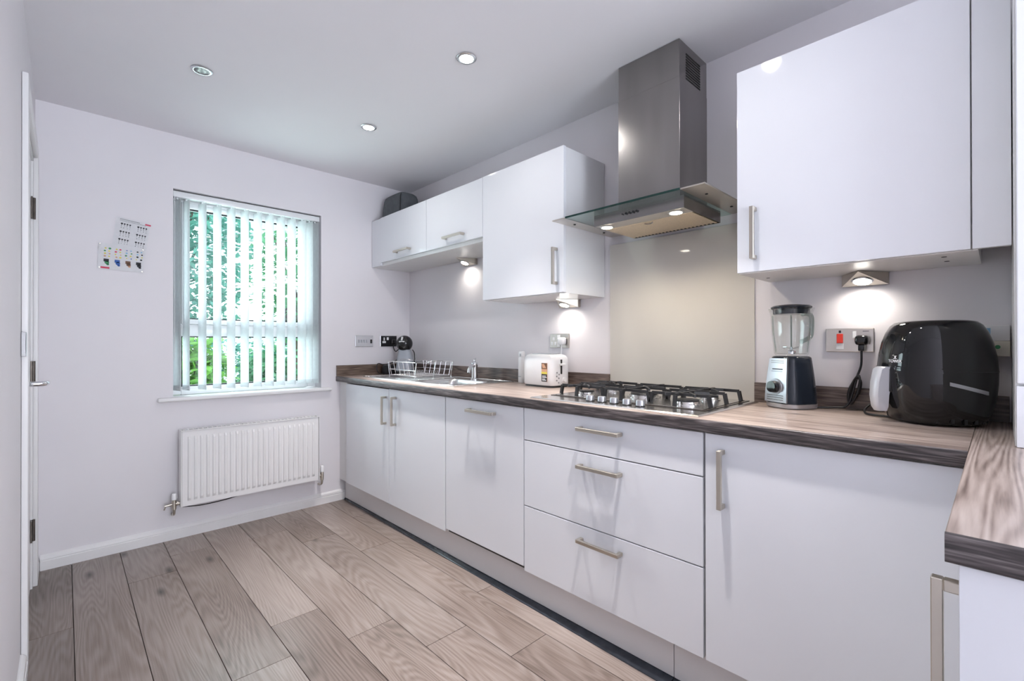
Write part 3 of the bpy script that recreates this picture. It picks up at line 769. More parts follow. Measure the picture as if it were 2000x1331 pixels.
obj('side_hose', tube(B(), smooth_path([(-.062, .0, .19), (-.075, -.005, .165), (-.078, -.006, .12), (-.076, -.005, .03)], 5), .0035, 8), 'blackm', cm)

# ================================================================== SOCKETS AND PLUGS
def plate_y(name, label, cat, x0, x1, z0, z1, m):      # on the window wall
    t = thing(name, label, cat, ((x0+x1)/2, YW-.004, z0))
    bx('face_plate', m, t, x0, x1, YW-.0075, YW-.0005, z0, z1, .002)
    return t
def plate_x(name, label, cat, y0, y1, z0, z1, m):      # on the right wall
    t = thing(name, label, cat, (XR-.004, (y0+y1)/2, z0))
    bx('face_plate', m, t, XR-.0075, XR-.0005, y0, y1, z0, z1, .002)
    return t
t = plate_y('switch_plate', 'plain chrome double switch plate nearest the window', 'switch', 1.5820, 1.7270, 1.1245, 1.2110, 'chrome')
for k in range(4): bx('switch_rocker', 'silver', t, 1.604+k*.020, 1.617+k*.020, YW-.0092, YW-.0076, 1.155, 1.178, .001)
bx('fused_insert', 'blackm', t, 1.703, 1.718, YW-.0092, YW-.0076, 1.150, 1.180, .001)
t = plate_y('power_socket', 'chrome-edged black double socket with a plug on the window wall corner', 'socket', 1.7880, 1.9320, 1.1245, 1.2110, 'chrome')
bx('black_insert', 'blackm', t, 1.7905, 1.9295, YW-.0085, YW-.0076, 1.127, 1.2085)
bx('rocker_switch', 'whitep', t, 1.842, 1.859, YW-.0110, YW-.0086, 1.176, 1.198, .001)
b = B(); box(b, 1.815, 1.825, YW-.0095, YW-.0086, 1.172, 1.196); box(b, 1.805, 1.835, YW-.0095, YW-.0086, 1.152, 1.168)
obj('pin_holes', b, 'whitep', t)
def to_local(root, pts):
    R = Matrix.Rotation(-root.rotation_euler.z, 3, 'Z'); L = Vector(root.location)
    return [R @ (Vector(p)-L) for p in pts]
pg = box(B(), 1.866, 1.908, YW-.046, YW-.0115, 1.142, 1.184, .012, 3)
for v in pg.verts: v.co = to_local(cm, [v.co])[0]
obj('plug', pg, 'black', cm, 40)
obj('power_cord', tube(B(), to_local(cm, smooth_path([(1.888, YW-.030, 1.145), (1.890, YW-.034, 1.110), (1.905, YW-.040, 1.085), (1.93, YW-.045, 1.10), (1.91, YW-.05, 1.02), (1.80, YW-.065, .985), (1.735, YW-.075, .995), (1.715, YW-.085, .965), (1.73, YW-.090, .925), (1.80, YW-.080, .918), (1.87, 3.285, .918)], 8)), .0038, 8), 'blackm', cm, 60)

t = plate_x('power_socket', 'grey double socket with white inserts and white plug above the toaster', 'socket', 1.6760, 1.8170, 1.1230, 1.2030, 'steel_b')
b = B()
for (y, z) in ((1.788, 1.175), (1.800, 1.148), (1.775, 1.148)): box(b, XR-.0090, XR-.0076, y-.008, y+.008, z-.009, z+.009, .0005, 1)
obj('outlet_insert', b, 'whitep', t)
bx('rocker_switch', 'whitep', t, XR-.0105, XR-.0076, 1.738, 1.760, 1.170, 1.196, .001)
bx('rocker_switch', 'whitep', t, XR-.0105, XR-.0076, 1.738, 1.760, 1.128, 1.160, .001)
t = plate_x('cooker_socket', 'grey cooker switch plate with red rocker and socket behind the blender', 'socket', .3060, .4490, 1.1165, 1.2010, 'steel_b')
bx('red_rocker', 'red', t, XR-.0125, XR-.0076, .3960, .4150, 1.148, 1.182, .0015)
bx('rocker_surround', 'whitep', t, XR-.0095, XR-.0076, .3940, .4170, 1.126, 1.147, .0005)
bx('rocker_switch', 'whitep', t, XR-.0115, XR-.0076, .3560, .3670, 1.166, 1.191, .001)
b = B(); box(b, XR-.0085, XR-.0076, .320, .338, 1.1895, 1.1915); box(b, XR-.0085, XR-.0076, .402, .409, 1.185, 1.194)
obj('printed_mark', b, 'ink', t)
# white control box at the right
t = thing('control_box', 'white wall control box with blue window behind the air fryer', 'controller', (XR-.02, .01, 1.10))
bx('housing', 'whitep', t, XR-.035, XR-.0005, -.0200, .0500, 1.1540, 1.2010, .003)
bx('blue_window', 'sky_ink', t, XR-.0362, XR-.0350, .0210, .0350, 1.160, 1.193)
lo = bx('lower_box', 'creamp', t, XR-.042, XR-.0005, -.0205, .0480, 1.1080, 1.1535, .004)
obj('green_button', cyl(B(), (XR-.0421, .006, 1.136), (XR-.0450, .006, 1.136), .006, seg=14), 'green', lo)

# ================================================================== WORKTOP APPLIANCES
# toaster
ts = thing('toaster', 'white two-slice toaster with photo sticker beside the hob', 'toaster', (1.948, 1.762, .9103), rotz=math.radians(-3))
tw, tl, th = .078, .118, .176
rings = []
for (z, d) in ((.010, .004), (.016, .0), (.14, .0), (.160, .004), (.172, .014), (.178, .030)):
    rings.append(sring(0, 0, z, tw-d, tl-d*.8, 44, 5.5))
body = obj('body', loft(B(), rings), 'whitep', ts, 40)
obj('foot_base', loft(B(), [sring(0, 0, z, tw-.004, tl-.006, 44, 5.5) for z in (.0, .0098)]), 'blackm', ts, 40)
for x in (-.022, .022): bx('bread_slot', 'silver', ts, x-.013, x+.013, -.075, .075, .1780, .1815, .001)
sl = B(); box(sl, -.006, .006, -tl-.0012, -tl+.002, .072, .150)
obj('lever_slot', sl, 'dark', ts)
lv = obj('lever', box(B(), -.018, .018, -tl-.020, -tl-.0015, .118, .130, .004), 'whitep', ts, 40)
dl = obj('browning_dial', cyl(B(), (.022, -tl+.001, .040), (.022, -tl-.011, .040), .014, .012, 20), 'whitep', ts, 40)
for (x, z) in ((-.034, .080), (-.018, .070), (-.036, .060), (-.020, .050), (-.036, .038), (-.022, .026)):
    obj('button', cyl(B(), (x, -tl+.001, z), (x, -tl-.0025, z), .0042, seg=10), 'silver', ts)
st = obj('sticker', box(B(), -tw-.0012, -tw+.0010, -.088, -.046, .032, .132), 'toast', ts)
bx('sticker_photo', 'brown', st, -tw-.0018, -tw-.0012, -.088, -.046, .100, .132)
b = B()
for k in range(3): quad(b, [(-tw-.0022, -.082+k*.009, .106), (-tw-.0022, -.074+k*.009, .104), (-tw-.0022, -.060+k*.006, .126), (-tw-.0022, -.066+k*.006, .128)])
obj('sticker_bread', b, 'toast', st)
bx('sticker_band', 'yellow', st, -tw-.0018, -tw-.0012, -.088, -.046, .073, .084)
bx('sticker_text_block', 'ink', st, -tw-.0018, -tw-.0012, -.088, -.046, .032, .072)
b = B()
for (z, w) in ((.062, .028), (.055, .034), (.046, .022), (.040, .030)): box(b, -tw-.0023, -tw-.0018, -.052-w, -.052, z-.0018, z+.0018)
obj('sticker_lettering', b, 'whitep', st)
pg = box(B(), XR-.046, XR-.0078, 1.690, 1.732, 1.140, 1.182, .010, 3)
for v in pg.verts: v.co = to_local(ts, [v.co])[0]
obj('plug', pg, 'whitep', ts, 40)
obj('power_cord', tube(B(), to_local(ts, smooth_path([(XR-.028, 1.712, 1.142), (XR-.028, 1.714, 1.10), (XR-.024, 1.725, 1.04), (XR-.023, 1.745, 1.0)], 6)), .0035, 8), 'whitep', ts, 60)

# white bottle beside the toaster
bt = thing('soap_bottle', 'slim white bottle standing between tap and toaster', 'bottle', (2.000, 2.005, .9103))
bz = .9103
obj('body', loft(B(), [sring(2.000, 2.005, bz+z, rx, ry, 28, 3) for (z, rx, ry) in ((0, .015, .020), (.004, .017, .022), (.15, .017, .022), (.158, .013, .017))]), 'whitep', bt, 40)
cp = obj('cap', loft(B(), [sring(2.000, 2.005, bz+z, rx, ry, 28, 3) for (z, rx, ry) in ((.1585, .015, .020), (.184, .015, .020), (.190, .012, .017))]), 'whitep', bt, 40)
bx('nozzle_mark', 'greyp', cp, 1.9830, 1.9848, 1.998, 2.006, bz+.160, bz+.176)
bx('label_line', 'greyp', bt, 1.9825, 1.9832, 1.995, 2.018, bz+.036, bz+.039)

# blender
bl = thing('blender', 'dark glossy blender with silver control panel and clear glass jug', 'blender', (1.948, .537, .9103), rotz=math.radians(60))
prof = [(.0, .067, .067), (.004, .071, .071), (.018, .072, .072)]
obj('foot_ring', loft(B(), [sring(0, 0, z, rx, ry, 48, 3.2) for z, rx, ry in prof]), 'silver', bl, 40)
def half(z): return .0695-.0145*(max(0.0, z-.019)/.166)**1.5
zz = [.0185+.1665*i/8 for i in range(9)]
obj('motor_base', loft(B(), [sring(0, 0, z, half(z), half(z), 48, 3.4) for z in zz]+[sring(0, 0, .190, .050, .050, 48, 3.0)]), 'navy', bl, 50)
b = B(); rings = []
for z in [.022+.160*i/8 for i in range(9)]:
    h_ = half(z); w_ = .72*h_
    rings.append([Vector((-w_, h_-.004, z)), Vector((-w_, h_+.0030, z)), Vector((-w_*.5, h_+.0042, z)), Vector((w_*.5, h_+.0042, z)), Vector((w_, h_+.0030, z)), Vector((w_, h_-.004, z))])
loft(b, rings); pn = obj('control_panel', b, 'silver', bl, 30)
ky = half(.075)
kn = obj('speed_knob', cyl(B(), (0, ky+.004, .078), (0, ky+.026, .079), .0225, .020, 32), 'black', bl, 40)
obj('knob_ring', cyl(B(), (0, ky+.0035, .078), (0, ky+.0070, .078), .030, .029, 36), 'silver', bl, 40)
for z in (.030, .038, .046): obj('panel_groove', box(B(), -.038, .038, half(z)+.0040, half(z)+.0052, z, z+.0025, .0005, 1), 'steel', pn)
for z in (.165, .172): obj('panel_groove', box(B(), -.030, .030, half(z)+.0040, half(z)+.0052, z, z+.002, .0005, 1), 'steel', pn)
b = B(); box(b, -.026, .020, half(.145)+.0042, half(.145)+.0060, .141, .1445); box(b, -.026, .024, half(.135)+.0042, half(.135)+.0050, .134, .1352)
obj('panel_lettering', b, 'ink', pn)
jr = [(.192, .047, .047), (.200, .051, .051), (.25, .0555, .0555), (.30, .0590, .0590), (.345, .0615, .0615), (.366, .0680, .0680)]
jo = [sring(0, 0, z, rx, ry, 48, 2.7) for z, rx, ry in jr]
ji = [sring(0, 0, z+(.006 if i == 0 else 0), rx-.004, ry-.004, 48, 2.7) for i, (z, rx, ry) in enumerate(jr)]
obj('glass_jug', loft(B(), jo+ji[::-1]), 'jug', bl, 50)
b = B()
for a in (.785, 2.356, 3.927, 5.498):
    tube(b, [(math.cos(a)*.050, math.sin(a)*.050, .205), (math.cos(a)*.058, math.sin(a)*.058, .28), (math.cos(a)*.061, math.sin(a)*.061, .34)], .0026, 6)
obj('jug_rib', b, 'jugrib', bl, 50)
ld = obj('lid', loft(B(), [sring(0, 0, z, r, r, 48, 2.5) for z, r in ((.345, .0545), (.352, .0560), (.362, .0560), (.3665, .0620), (.372, .0625), (.377, .056), (.380, .034))]), 'navy', bl, 50)
b = B(); tube(b, smooth_path([(.008, -.058, .348), (.010, -.085, .348), (.011, -.103, .336), (.011, -.103, .285), (.010, -.094, .260), (.008, -.054, .243)], 6), .0085, 12)
obj('jug_handle', b, 'jugrib', bl, 50)
b = B(); lathe(b, [(.016, .1985), (.014, .208), (.006, .212), (.005, .224)], 0, 0, 16)
for k in range(4):
    a = k*PI/2; loft(b, [[Vector((math.cos(a+s*.25)*r, math.sin(a+s*.25)*r, .216+r*.25*(1 if k % 2 else .2)+t_)) for s, t_ in ((-1, 0), (1, 0), (1, .0012), (-1, .0012))] for r in (.005, .030)])
obj('blade', b, 'chrome', bl)
pg = B()
box(pg, XR-.050, XR-.0080, .3165, .3565, 1.140, 1.176, .012, 3); box(pg, XR-.046, XR-.020, .3280, .3460, 1.120, 1.142, .004, 2)
for v in pg.verts: v.co = to_local(bl, [v.co])[0]
obj('plug', pg, 'black', bl, 40)
cz = .9155
b = B()
px, py = XR-.034, .337
path = [(px, py, 1.122), (px+.002, py+.002, 1.07), (px-.004, py+.012, 1.03), (px-.006, py+.022, .985), (px-.010, py+.032, .945), (px-.02, py+.045, .922), (px-.03, py+.07, cz+.003), (px-.045, py+.11, cz), (px-.050, py+.15, cz), (px-.035, py+.185, cz+.002), (1.962, .545, .925)]
tube(b, to_local(bl, smooth_path(path, 8)), .0036, 8)
for k, (rr, hh, ph) in enumerate(((.013, .048, 0), (.016, .040, .5), (.010, .052, 1.0))):
    loop = []
    for i in range(24):
        a = 2*PI*i/24
        loop.append((px-.010+.004*k+.004*math.cos(a+ph), py+.020+rr*math.cos(a)+math.sin(a)*(-.012), .983+hh*math.sin(a)))
    tube(b, to_local(bl, loop), .0034, 8, True)
b2 = b
obj('power_cord', b2, 'blackm', bl, 60)

# air fryer
af = thing('air_fryer', 'large black glossy air fryer with silver handle on the right of the worktop', 'air fryer', (1.893, .139, .9103), rotz=math.radians(38))
S = [(.004, .098, .098, .096), (.012, .108, .106, .106), (.035, .118, .116, .117), (.075, .127, .124, .127), (.12, .131, .127, .131), (.16, .132, .127, .132), (.20, .128, .124, .129), (.24, .120, .117, .122), (.27, .110, .109, .112), (.290, .099, .100, .101), (.300, .088, .090, .090), (.304, .070, .074, .072)]
def fry(z):
    for (a, b_) in zip(S[:-1], S[1:]):
        if a[0] <= z <= b_[0]:
            k = (z-a[0])/(b_[0]-a[0]); return tuple(a[i]+(b_[i]-a[i])*k for i in range(1, 4))
    return S[-1][1:]
def fring(z, d=0.0, n=72):
    ry, rx, rb = fry(z); return sring(0, 0, z, rx+d, ry+d, n, 2.35, rb+d)
zs_ = sorted(set([s[0] for s in S]+[.05, .10, .14, .18, .22, .255, .28]))
obj('body', loft(B(), [fring(z) for z in zs_]), 'black', af, 60)
# drawer front: a shell patch slightly proud of the body around the front half, with rounded corners
def patch(a0, a1, z0, z1, d, na, nz, rc=0.0):
    b = B(); grid = []
    for j in range(nz+1):
        z = z0+(z1-z0)*j/nz; row = []
        for i in range(na+1):
            a = a0+(a1-a0)*i/na
            if rc:
                e = min(j, nz-j)/nz*(z1-z0)
                sh = 0 if e > rc else (rc-math.sqrt(max(0, rc*rc-(rc-e)**2)))/.125
                a = a0+sh+(a1-a0-2*sh)*i/na
            ry, rx, rb = fry(z); c, s = math.cos(a), math.sin(a); yy = ry if s >= 0 else rb; k = 2/2.35
            row.append(Vector(((rx+d)*math.copysign(abs(c)**k, c), (yy+d)*math.copysign(abs(s)**k, s), z)))
        grid.append(row)
    inn = [[p*1.0-Vector((p.x, p.y, 0)).normalized()*(d+.003) for p in r] for r in grid]
    V = [[b.verts.new(p) for p in r] for r in grid]; I = [[b.verts.new(p) for p in r] for r in inn]
    for j in range(nz):
        for i in range(na): b.faces.new((V[j][i], V[j][i+1], V[j+1][i+1], V[j+1][i]))
    for i in range(na): b.faces.new((V[0][i], I[0][i], I[0][i+1], V[0][i+1])); b.faces.new((V[nz][i], V[nz][i+1], I[nz][i+1], I[nz][i]))
    for j in range(nz): b.faces.new((V[j][0], V[j+1][0], I[j+1][0], I[j][0])); b.faces.new((V[j][na], I[j][na], I[j+1][na], V[j+1][na]))
    return b
dr = obj('drawer', patch(math.radians(9), math.radians(171), .040, .166, .0018, 60, 24, .02), 'black', af, 60)
sm = obj('shell_seam', patch(math.radians(172), math.radians(368), .156, .1575, .0006, 40, 1), 'blackm', af)
b = B(); rings = []
for (z, y0, y1, w) in ((.166, .120, .150, .021), (.158, .118, .160, .022), (.12, .128, .168, .021), (.08, .134, .171, .020), (.045, .135, .167, .018), (.032, .137, .160, .014)):
    rings.append([Vector((-w, y0, z)), Vector((w, y0, z)), Vector((w, y1-.006, z)), Vector((w*.6, y1, z)), Vector((-w*.6, y1, z)), Vector((-w, y1-.006, z))])
loft(b, rings); obj('handle', b, 'silverw', dr, 50)
obj('handle_bracket', box(B(), -.024, .024, .118, .135, .090, .162, .004), 'blackm', dr, 40)
for k in range(6):
    a = math.radians(150+k*16); p = Vector((.109*math.cos(a), .109*math.sin(a), .018))
    obj('vent_foot', box(B(), p.x-.004, p.x+.004, p.y-.004, p.y+.004, .010, .024), 'blackm', af)
b = patch(math.radians(164), math.radians(199), .117, .127, .0030, 14, 2)
for v in b.verts: v.co.z -= .0006*(math.degrees(math.atan2(v.co.y, v.co.x) % (2*PI))-164)
obj('warning_label', b, 'silver', af, 60)
obj('side_ridge', tube(B(), [(.104, .052, .20), (.098, .055, .25), (.088, .05, .285)], .002, 6), 'black', af)
# lettering wrapped on the front
def text_mesh(txt, size, depth=.0006):
    cu = bpy.data.curves.new('lettering', 'FONT'); cu.body = txt; cu.size = size; cu.extrude = depth; cu.align_x = 'CENTER'; cu.offset = size*.02
    to = bpy.data.objects.new('lettering', cu); COL.objects.link(to)
    dg = bpy.context.evaluated_depsgraph_get(); me = bpy.data.meshes.new_from_object(to.evaluated_get(dg))
    bpy.data.objects.remove(to); bpy.data.curves.remove(cu)
    b = B(); b.from_mesh(me); bpy.data.meshes.remove(me); return b
def wrap(b, zc, ang0):
    for v in b.verts:
        z = zc+v.co.y; ry, rx, rb = fry(z); a = ang0+v.co.x/.128; c, s = math.cos(a), math.sin(a); k = 2/2.35
        d = v.co.z+.0010
        # text runs left to right for a viewer looking at the front: decreasing angle mirrored
        v.co = Vector(((rx+d)*math.copysign(abs(c)**k, c), (ry+d)*math.copysign(abs(s)**k, s), z))
lt = text_mesh('TOWER', .0120); wrap(lt, .1800, math.radians(103))
obj('lettering', lt, 'whitep', af)
b = B(); box(b, -.0025, .0025, 0, .006, 0, .0006); box(b, -.006, .006, -.0015, 0, 0, .0006); box(b, -.0045, .0045, .006, .0075, 0, .0006)
wrap(b, .1925, math.radians(103)); obj('tower_emblem', b, 'whitep', af)
pnl = patch(math.radians(66), math.radians(114), .205, .275, .0008, 18, 8, .012)
obj('touch_panel', pnl, 'black', af, 60)
obj('power_cord', tube(B(), to_local(af, smooth_path([(1.868, .215, .917), (1.885, .262, .916), (1.900, .290, .915), (1.930, .312, .915), (1.965, .318, .925), (1.99, .300, .945), (2.01, .27, .96), (2.02, .20, .95), (1.995, .165, .945)], 8)), .0036, 8), 'blackm', af, 60)

# grey basket on top of the low wall cabinet
bk = thing('storage_basket', 'dark grey fabric storage box on top of the low wall cabinet corner', 'storage box', (1.865, 3.19, 2.0932))
obj('body', loft(B(), [sring(1.865, 3.185, 2.0935+z, .098-d, .150-d, 48, 5) for z, d in ((0, .004), (.008, 0), (.10, .006), (.150, .012), (.172, .020), (.186, .036), (.190, .060))]), 'basket', bk, 50)
b = B(); tube(b, [(1.7745, 3.042, 2.095), (1.7805, 3.048, 2.19), (1.7860, 3.054, 2.24), (1.80, 3.07, 2.265)], .004, 6)
obj('corner_piping', b, 'blackm', bk, 50)
obj('hem_band', loft(B(), [sring(1.865, 3.185, 2.0933+z, .1005, .1525, 48, 5) for z in (.0, .022)], False, False), 'basket', bk, 50)

# ================================================================== LAMPS
def downlight(x, y, on, label):
    t = thing('ceiling_downlight', label, 'downlight', (x, y, H-.008), group=None)
    b = B(); lathe(b, [(.043, H-.0005), (.043, H-.004), (.038, H-.007), (.031, H-.0062), (.0305, H-.0008)], x, y, 36)
    obj('bezel', b, 'lampring', t, 40)
    b = B(); lathe(b, [(.0300, H-.0052), (.024, H-.0060), (.008, H-.0064)], x, y, 32)
    obj('lamp_lens', b, 'lampglow2' if on else 'lampoff', t, 40)
    if on: lamp_spot('downlight_glow', (x, y, H-.012), (x, y, 0), 13, (1, .96, .93), 160, 1.0, .03, t)
    if on: lamp_spot('downlight_bulb', (x, y, H-.012), (x, y, 0), LAMP_W, (1, .95, .92), 66, 1.0, .028, t)
downlight(.446, 2.495, False, 'unlit chrome ceiling downlight nearest the left wall')
downlight(1.2528, 2.493, True, 'lit ceiling downlight nearest the window corner')
downlight(1.2564, 1.597, True, 'lit ceiling downlight in front of the extractor hood')
downlight(1.2000, .690, True, 'lit ceiling downlight out of view above the right cabinets')
downlight(.446, 1.597, False, 'unlit ceiling downlight out of view above the floor')

def wedge(y, zc, label, name='cabinet_light'):
    """triangular wedge light under a wall cabinet: deep at the wall, running out to a point towards the room"""
    t = thing(name, label, 'cabinet light', (XR-.06, y, zc-.04))
    w, dep, dr_ = .066, .128, .041
    xb = XR-.0012
    b = B()
    bl_, br_ = Vector((xb, y+w, zc)), Vector((xb, y-w, zc)); ap = Vector((xb-dep, y, zc))
    bl2, br2 = Vector((xb, y+w, zc-dr_)), Vector((xb, y-w, zc-dr_)); fl2, fr2 = Vector((xb-.022, y+w, zc-dr_)), Vector((xb-.022, y-w, zc-dr_))
    fl1, fr1 = Vector((xb-.022, y+w, zc)), Vector((xb-.022, y-w, zc)); ap2 = Vector((xb-dep, y, zc-.003))
    vs = {k: b.verts.new(v) for k, v in dict(bl=bl_, br=br_, ap=ap, bl2=bl2, br2=br2, fl2=fl2, fr2=fr2, fl1=fl1, fr1=fr1, ap2=ap2).items()}
    F = lambda *k: b.faces.new([vs[q] for q in k])
    F('bl', 'fl1', 'ap', 'fr1', 'br'); F('bl', 'br', 'br2', 'bl2'); F('bl2', 'br2', 'fr2', 'fl2')
    F('bl', 'bl2', 'fl2', 'fl1'); F('br', 'fr1', 'fr2', 'br2'); F('fl1', 'fl2', 'ap2', 'ap'); F('fr1', 'ap', 'ap2', 'fr2'); F('fl2', 'fr2', 'ap2')
    obj('housing', b, 'nickel', t)
    n_ = (fl2-ap2).cross(fr2-ap2).normalized()
    if n_.z > 0: n_ = -n_
    c = (fl2+fr2)/2*.66+ap2*.34
    b = B(); cyl(b, c+n_*.0005, c+n_*.0035, .0315, .029, 28); rg = obj('lamp_ring', b, 'lampring', t, 40)
    b = B(); cyl(b, c+n_*.0040, c+n_*.0050, .0255, .022, 28); obj('lens', b, 'lampglow2', rg, 40)
    lamp_spot('cabinet_bulb', c+n_*.012, c+n_*.012+Vector((.15, 0, -1)), 1.9, (1, .92, .83), 158, 1.0, .018, t)
wedge(2.555, 1.7335, 'triangular light under the low wall cabinet above the sink')
wedge(1.665, 1.3890, 'triangular light under the tall-door wall cabinet above the toaster')
wedge(.330, 1.3915, 'triangular light under the right wall cabinet above the air fryer')

# ================================================================== WINDOW WALL: blind, radiator, posters
vb = thing('vertical_blind', 'white vertical slat blind hanging in the window recess', 'blind', (.895, YW+.05, .86))
hr = bx('headrail', 'upvc', vb, WX0+.003, WX1-.003, YW+.022, YW+.062, 2.026, 2.062, .003)
bx('rail_groove', 'dark', hr, WX0+.003, WX1-.003, YW+.0205, YW+.0218, 2.0615, 2.0640)
def slat_mesh():
    b = B(); n = 6; w = .089; th = .0008; rings = []
    for z in (-1.155, -.6, 0):
        f_, k_ = [], []
        for i in range(n+1):
            s = -w/2+w*i/n; c = .004*(1-(2*s/w)**2)
            f_.append(Vector((s, c+th/2, z))); k_.append(Vector((s, c-th/2, z)))
        rings.append(f_+k_[::-1])
    loft(b, rings)
    me = bpy.data.meshes.new('slat'); bmesh.ops.recalc_face_normals(b, faces=b.faces); b.to_mesh(me); b.free()
    me.polygons.foreach_set('use_smooth', [True]*len(me.polygons)); me.set_sharp_from_angle(angle=.6); me.materials.append(M['slat'])
    return me
sm_ = slat_mesh()
wb = B(); box(wb, -.043, .043, -.0025, .0025, 0, .030, .001, 1)
wme = bpy.data.meshes.new('slat_weight'); wb.to_mesh(wme); wb.free(); wme.materials.append(M['slat'])
SLX = [.487, .532, .615, .695, .772, .850, .927, 1.000, 1.072, 1.142, 1.212, 1.262, 1.302]
for i, x in enumerate(SLX):
    o = bpy.data.objects.new('slat', sm_); COL.objects.link(o); o.parent = vb
    o.location = Vector((x, YW+.048, 2.020))-ORG[vb.name]
    o.rotation_euler = (0, 0, math.radians(-72 if 1 < i < 11 else -76))
    q = bpy.data.objects.new('slat_weight', wme); COL.objects.link(q); q.parent = o; q.location = (0, 0, -1.153); q.scale = (1.0, 1.0, 1.0)
    cl = obj('slat_hook', box(B(), x-.004, x+.004, YW+.044, YW+.052, 2.0165, 2.0265), 'upvc', vb)
obj('bottom_chain', tube(B(), [(x, YW+.010, .880-.006*(i % 2)) for i, x in enumerate([WX0+.02+k*.0335 for k in range(25)])], .0011, 5), 'upvc', vb)
obj('control_chain', tube(B(), [(WX0+.010, YW+.015, 2.03), (WX0+.010, YW+.015, 1.05)], .0015, 6), 'upvc', vb)

rd = thing('radiator', 'white ribbed panel radiator on the wall below the window', 'radiator', (.883, YW-.07, .20))
RX0_, RX1_, RZ0, RZ1, RYF = .487, 1.279, .200, .641, YW-.098
b = B()
n = 24; prof = []
pw = (RX1_-RX0_-.05)/n
for i in range(n):
    x = RX0_+.025+i*pw
    for (f, d) in ((.0, 0), (.18, .0), (.34, .0075), (.66, .0075), (.82, 0)): prof.append((x+f*pw, d))
prof.append((RX1_-.025, 0))
rings = []
for (z, k) in ((RZ0+.002, 0), (RZ0+.032, 0), (RZ0+.048, 1), (RZ1-.052, 1), (RZ1-.036, 0), (RZ1-.004, 0)):
    row = [Vector((RX0_+.002, RYF+.012, z)), Vector((RX0_+.006, RYF+.008, z))]
    row += [Vector((x, RYF+.0075-d*k, z)) for x, d in prof]
    row += [Vector((RX1_-.006, RYF+.008, z)), Vector((RX1_-.002, RYF+.012, z)), Vector((RX1_-.002, RYF+.022, z)), Vector((RX0_+.002, RYF+.022, z))]
    rings.append(row)
loft(b, rings); obj('front_panel', b, 'trimw', rd, 25)
bx('back_panel', 'trimw', rd, RX0_+.004, RX1_-.004, YW-.045, YW-.030, RZ0, RZ1-.012, .003)
for (x0, x1) in ((RX0_-.003, RX0_+.001), (RX1_-.001, RX1_+.003)):
    bx('side_cover', 'trimw', rd, x0, x1, RYF+.002, YW-.026, RZ0+.001, RZ1+.002, .0012)
b = B()
box(b, RX0_-.003, RX1_+.003, RYF+.002, RYF+.014, RZ1-.003, RZ1+.003, .001, 1); box(b, RX0_-.003, RX1_+.003, YW-.036, YW-.026, RZ1-.003, RZ1+.003, .001, 1)
for k in range(33):
    x = RX0_+.012+k*.0242; box(b, x, x+.0075, RYF+.014, YW-.036, RZ1-.001, RZ1+.0018)
obj('top_grille', b, 'trimw', rd, 30)
for (x, s) in ((RX0_, -1), (RX1_, 1)):
    b = B(); xv = x+s*.030; yv = YW-.065
    cyl(b, (x, yv, .222), (xv, yv, .222), .0085, seg=14); cyl(b, (xv, yv, .19), (xv, yv, .245), .0115, seg=14); cyl(b, (x+s*.010, yv, .222), (x+s*.018, yv, .222), .013, seg=6)
    if s < 0: cyl(b, (xv, yv, .222), (xv-.045, yv, .218), .006, seg=10); cyl(b, (xv-.040, yv, .218), (xv-.047, yv, .196), .004, seg=8)
    v_ = obj('valve', b, 'nickel', rd, 40)
    obj('valve_cap', lathe(B(), [(.0130, .246), (.0130, .284 if s > 0 else .276), (.009, .290 if s > 0 else .281)], xv, yv, 16), 'whitep', v_, 40)
    obj('tail_pipe', tube(B(), smooth_path([(xv, yv, .19), (xv, yv+.005, .165), (xv, yv+.035, .150), (xv, YW-.001, .148)], 5), .0075, 10), 'nickel', v_, 40)
for x in (.60, 1.16): bx('wall_bracket', 'trimw', rd, x-.015, x+.015, YW-.0298, YW-.0006, .26, .58)
obj('loose_cable', tube(B(), smooth_path([(.50, YW-.052, .192), (.60, YW-.05, .180), (.72, YW-.05, .184), (.80, YW-.052, .196)], 6), .003, 6), 'blackm', rd)

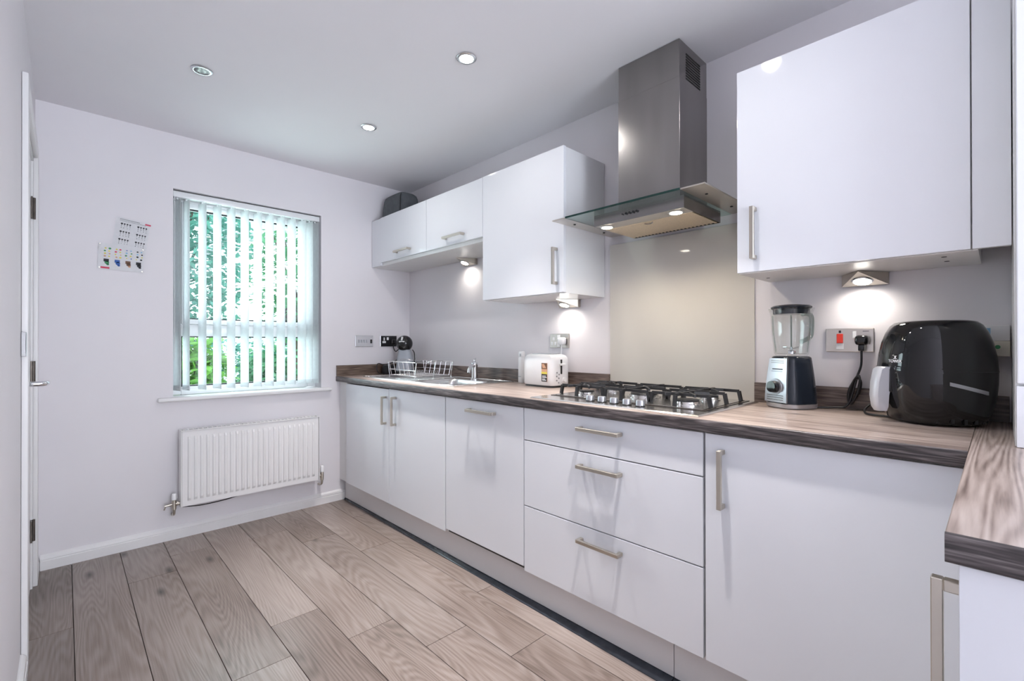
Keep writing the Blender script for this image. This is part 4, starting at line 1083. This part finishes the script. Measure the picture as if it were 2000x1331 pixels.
def poster(name, label, c, ang, w, h_, y, draw):
    t = thing(name, label, 'poster', (c[0], y, c[1]-h_/2))
    ca, sa = math.cos(ang), math.sin(ang)
    def P(u_, v_, d=0): return Vector((c[0]+u_*ca-v_*sa, y-d, c[1]+u_*sa+v_*ca))
    def rectm(bm, u0, u1, v0, v1, d):
        loft(bm, [[P(u0, v0, q), P(u1, v0, q), P(u1, v1, q), P(u0, v1, q)] for q in (d-.0003, d)])
    b = B(); rectm(b, -w/2, w/2, -h_/2, h_/2, .0006); sh = obj('sheet', b, 'paper', t)
    inks = {}
    def ink(m, u0, u1, v0, v1): rectm(inks.setdefault(m, B()), u0, u1, v0, v1, .0012)
    def disc(m, u_, v_, r):
        bm = inks.setdefault(m, B()); bm.faces.new([bm.verts.new(P(u_+r*math.cos(a*PI/5), v_+r*.9*math.sin(a*PI/5), .0012)) for a in range(10)])
    draw(ink, disc)
    for m, bm in inks.items(): obj('print', bm, m, sh)
    return t, P
rn = random.Random(3)
def draw_top(ink, disc):
    for i in range(14): ink('ink', -.058+i*.0062, -.058+i*.0062+.0046, .083, .0855)
    for i in range(20): ink('ink', -.058+i*.0058, -.058+i*.0058+.0035, .0755, .0773)
    ink('pink', .052, .078, .079, .0875)
    for cx in (-.030, .042):
        for gy in (.052, .008, -.036):
            for i in range(4):
                disc('ink', cx-.018+i*.012, gy+.008, .0042 if i else .0052)
                ink('ink', cx-.018+i*.012-.001, cx-.018+i*.012+.001, gy-.002, gy+.004)
                for j in range(2): disc('ink', cx-.018+i*.012+rn.uniform(-.002, .002), gy-.006-j*.009, rn.uniform(.0012, .0022))
def draw_bot(ink, disc):
    ink('pink', -.085, -.048, -.068, -.058)
    for k, m in enumerate(('green', 'blue', 'brown', 'ink')):
        cx = -.062+k*.046
        ink('ink' if k == 0 else m, cx-.012, cx+.010, -.030, -.014); disc(m, cx+.002, -.034, .010); disc('toast' if k == 2 else m, cx+.006, -.044, .006)
    for k in range(8):
        cx = -.070+(k % 4)*.046+(k//4)*.019
        for j in range(4):
            m = (('yellow', 'green', 'yellow', 'toast'), ('yellow', 'pink', 'yellow', 'toast'), ('blue', 'sky_ink', 'green', 'yellow'), ('ink', 'sky_ink', 'ink', 'yellow'))[k % 4][(j+k//4) % 4]
            disc(m, cx+rn.uniform(-.003, .003), .044-j*.0145, rn.uniform(.003, .0062))
poster('puzzle_sheet', 'upper tilted white sheet with rows of black dots pinned to window wall', (.268, 1.752), math.radians(-7), .150, .185, YW-.0006, draw_top)
t, P = poster('picture_sheet', 'lower white sheet of small colour pictures pinned over another sheet', (.2255, 1.6250), math.radians(-2), .196, .140, YW-.0026, draw_bot)
for (u_, v_) in ((-.092, .064), (.092, .060), (-.090, -.064), (.092, -.064)):
    p = P(u_, v_); obj('pin', cyl(B(), p, p+Vector((0, -.006, 0)), .004, .003, 10), 'nickel', t, 40)
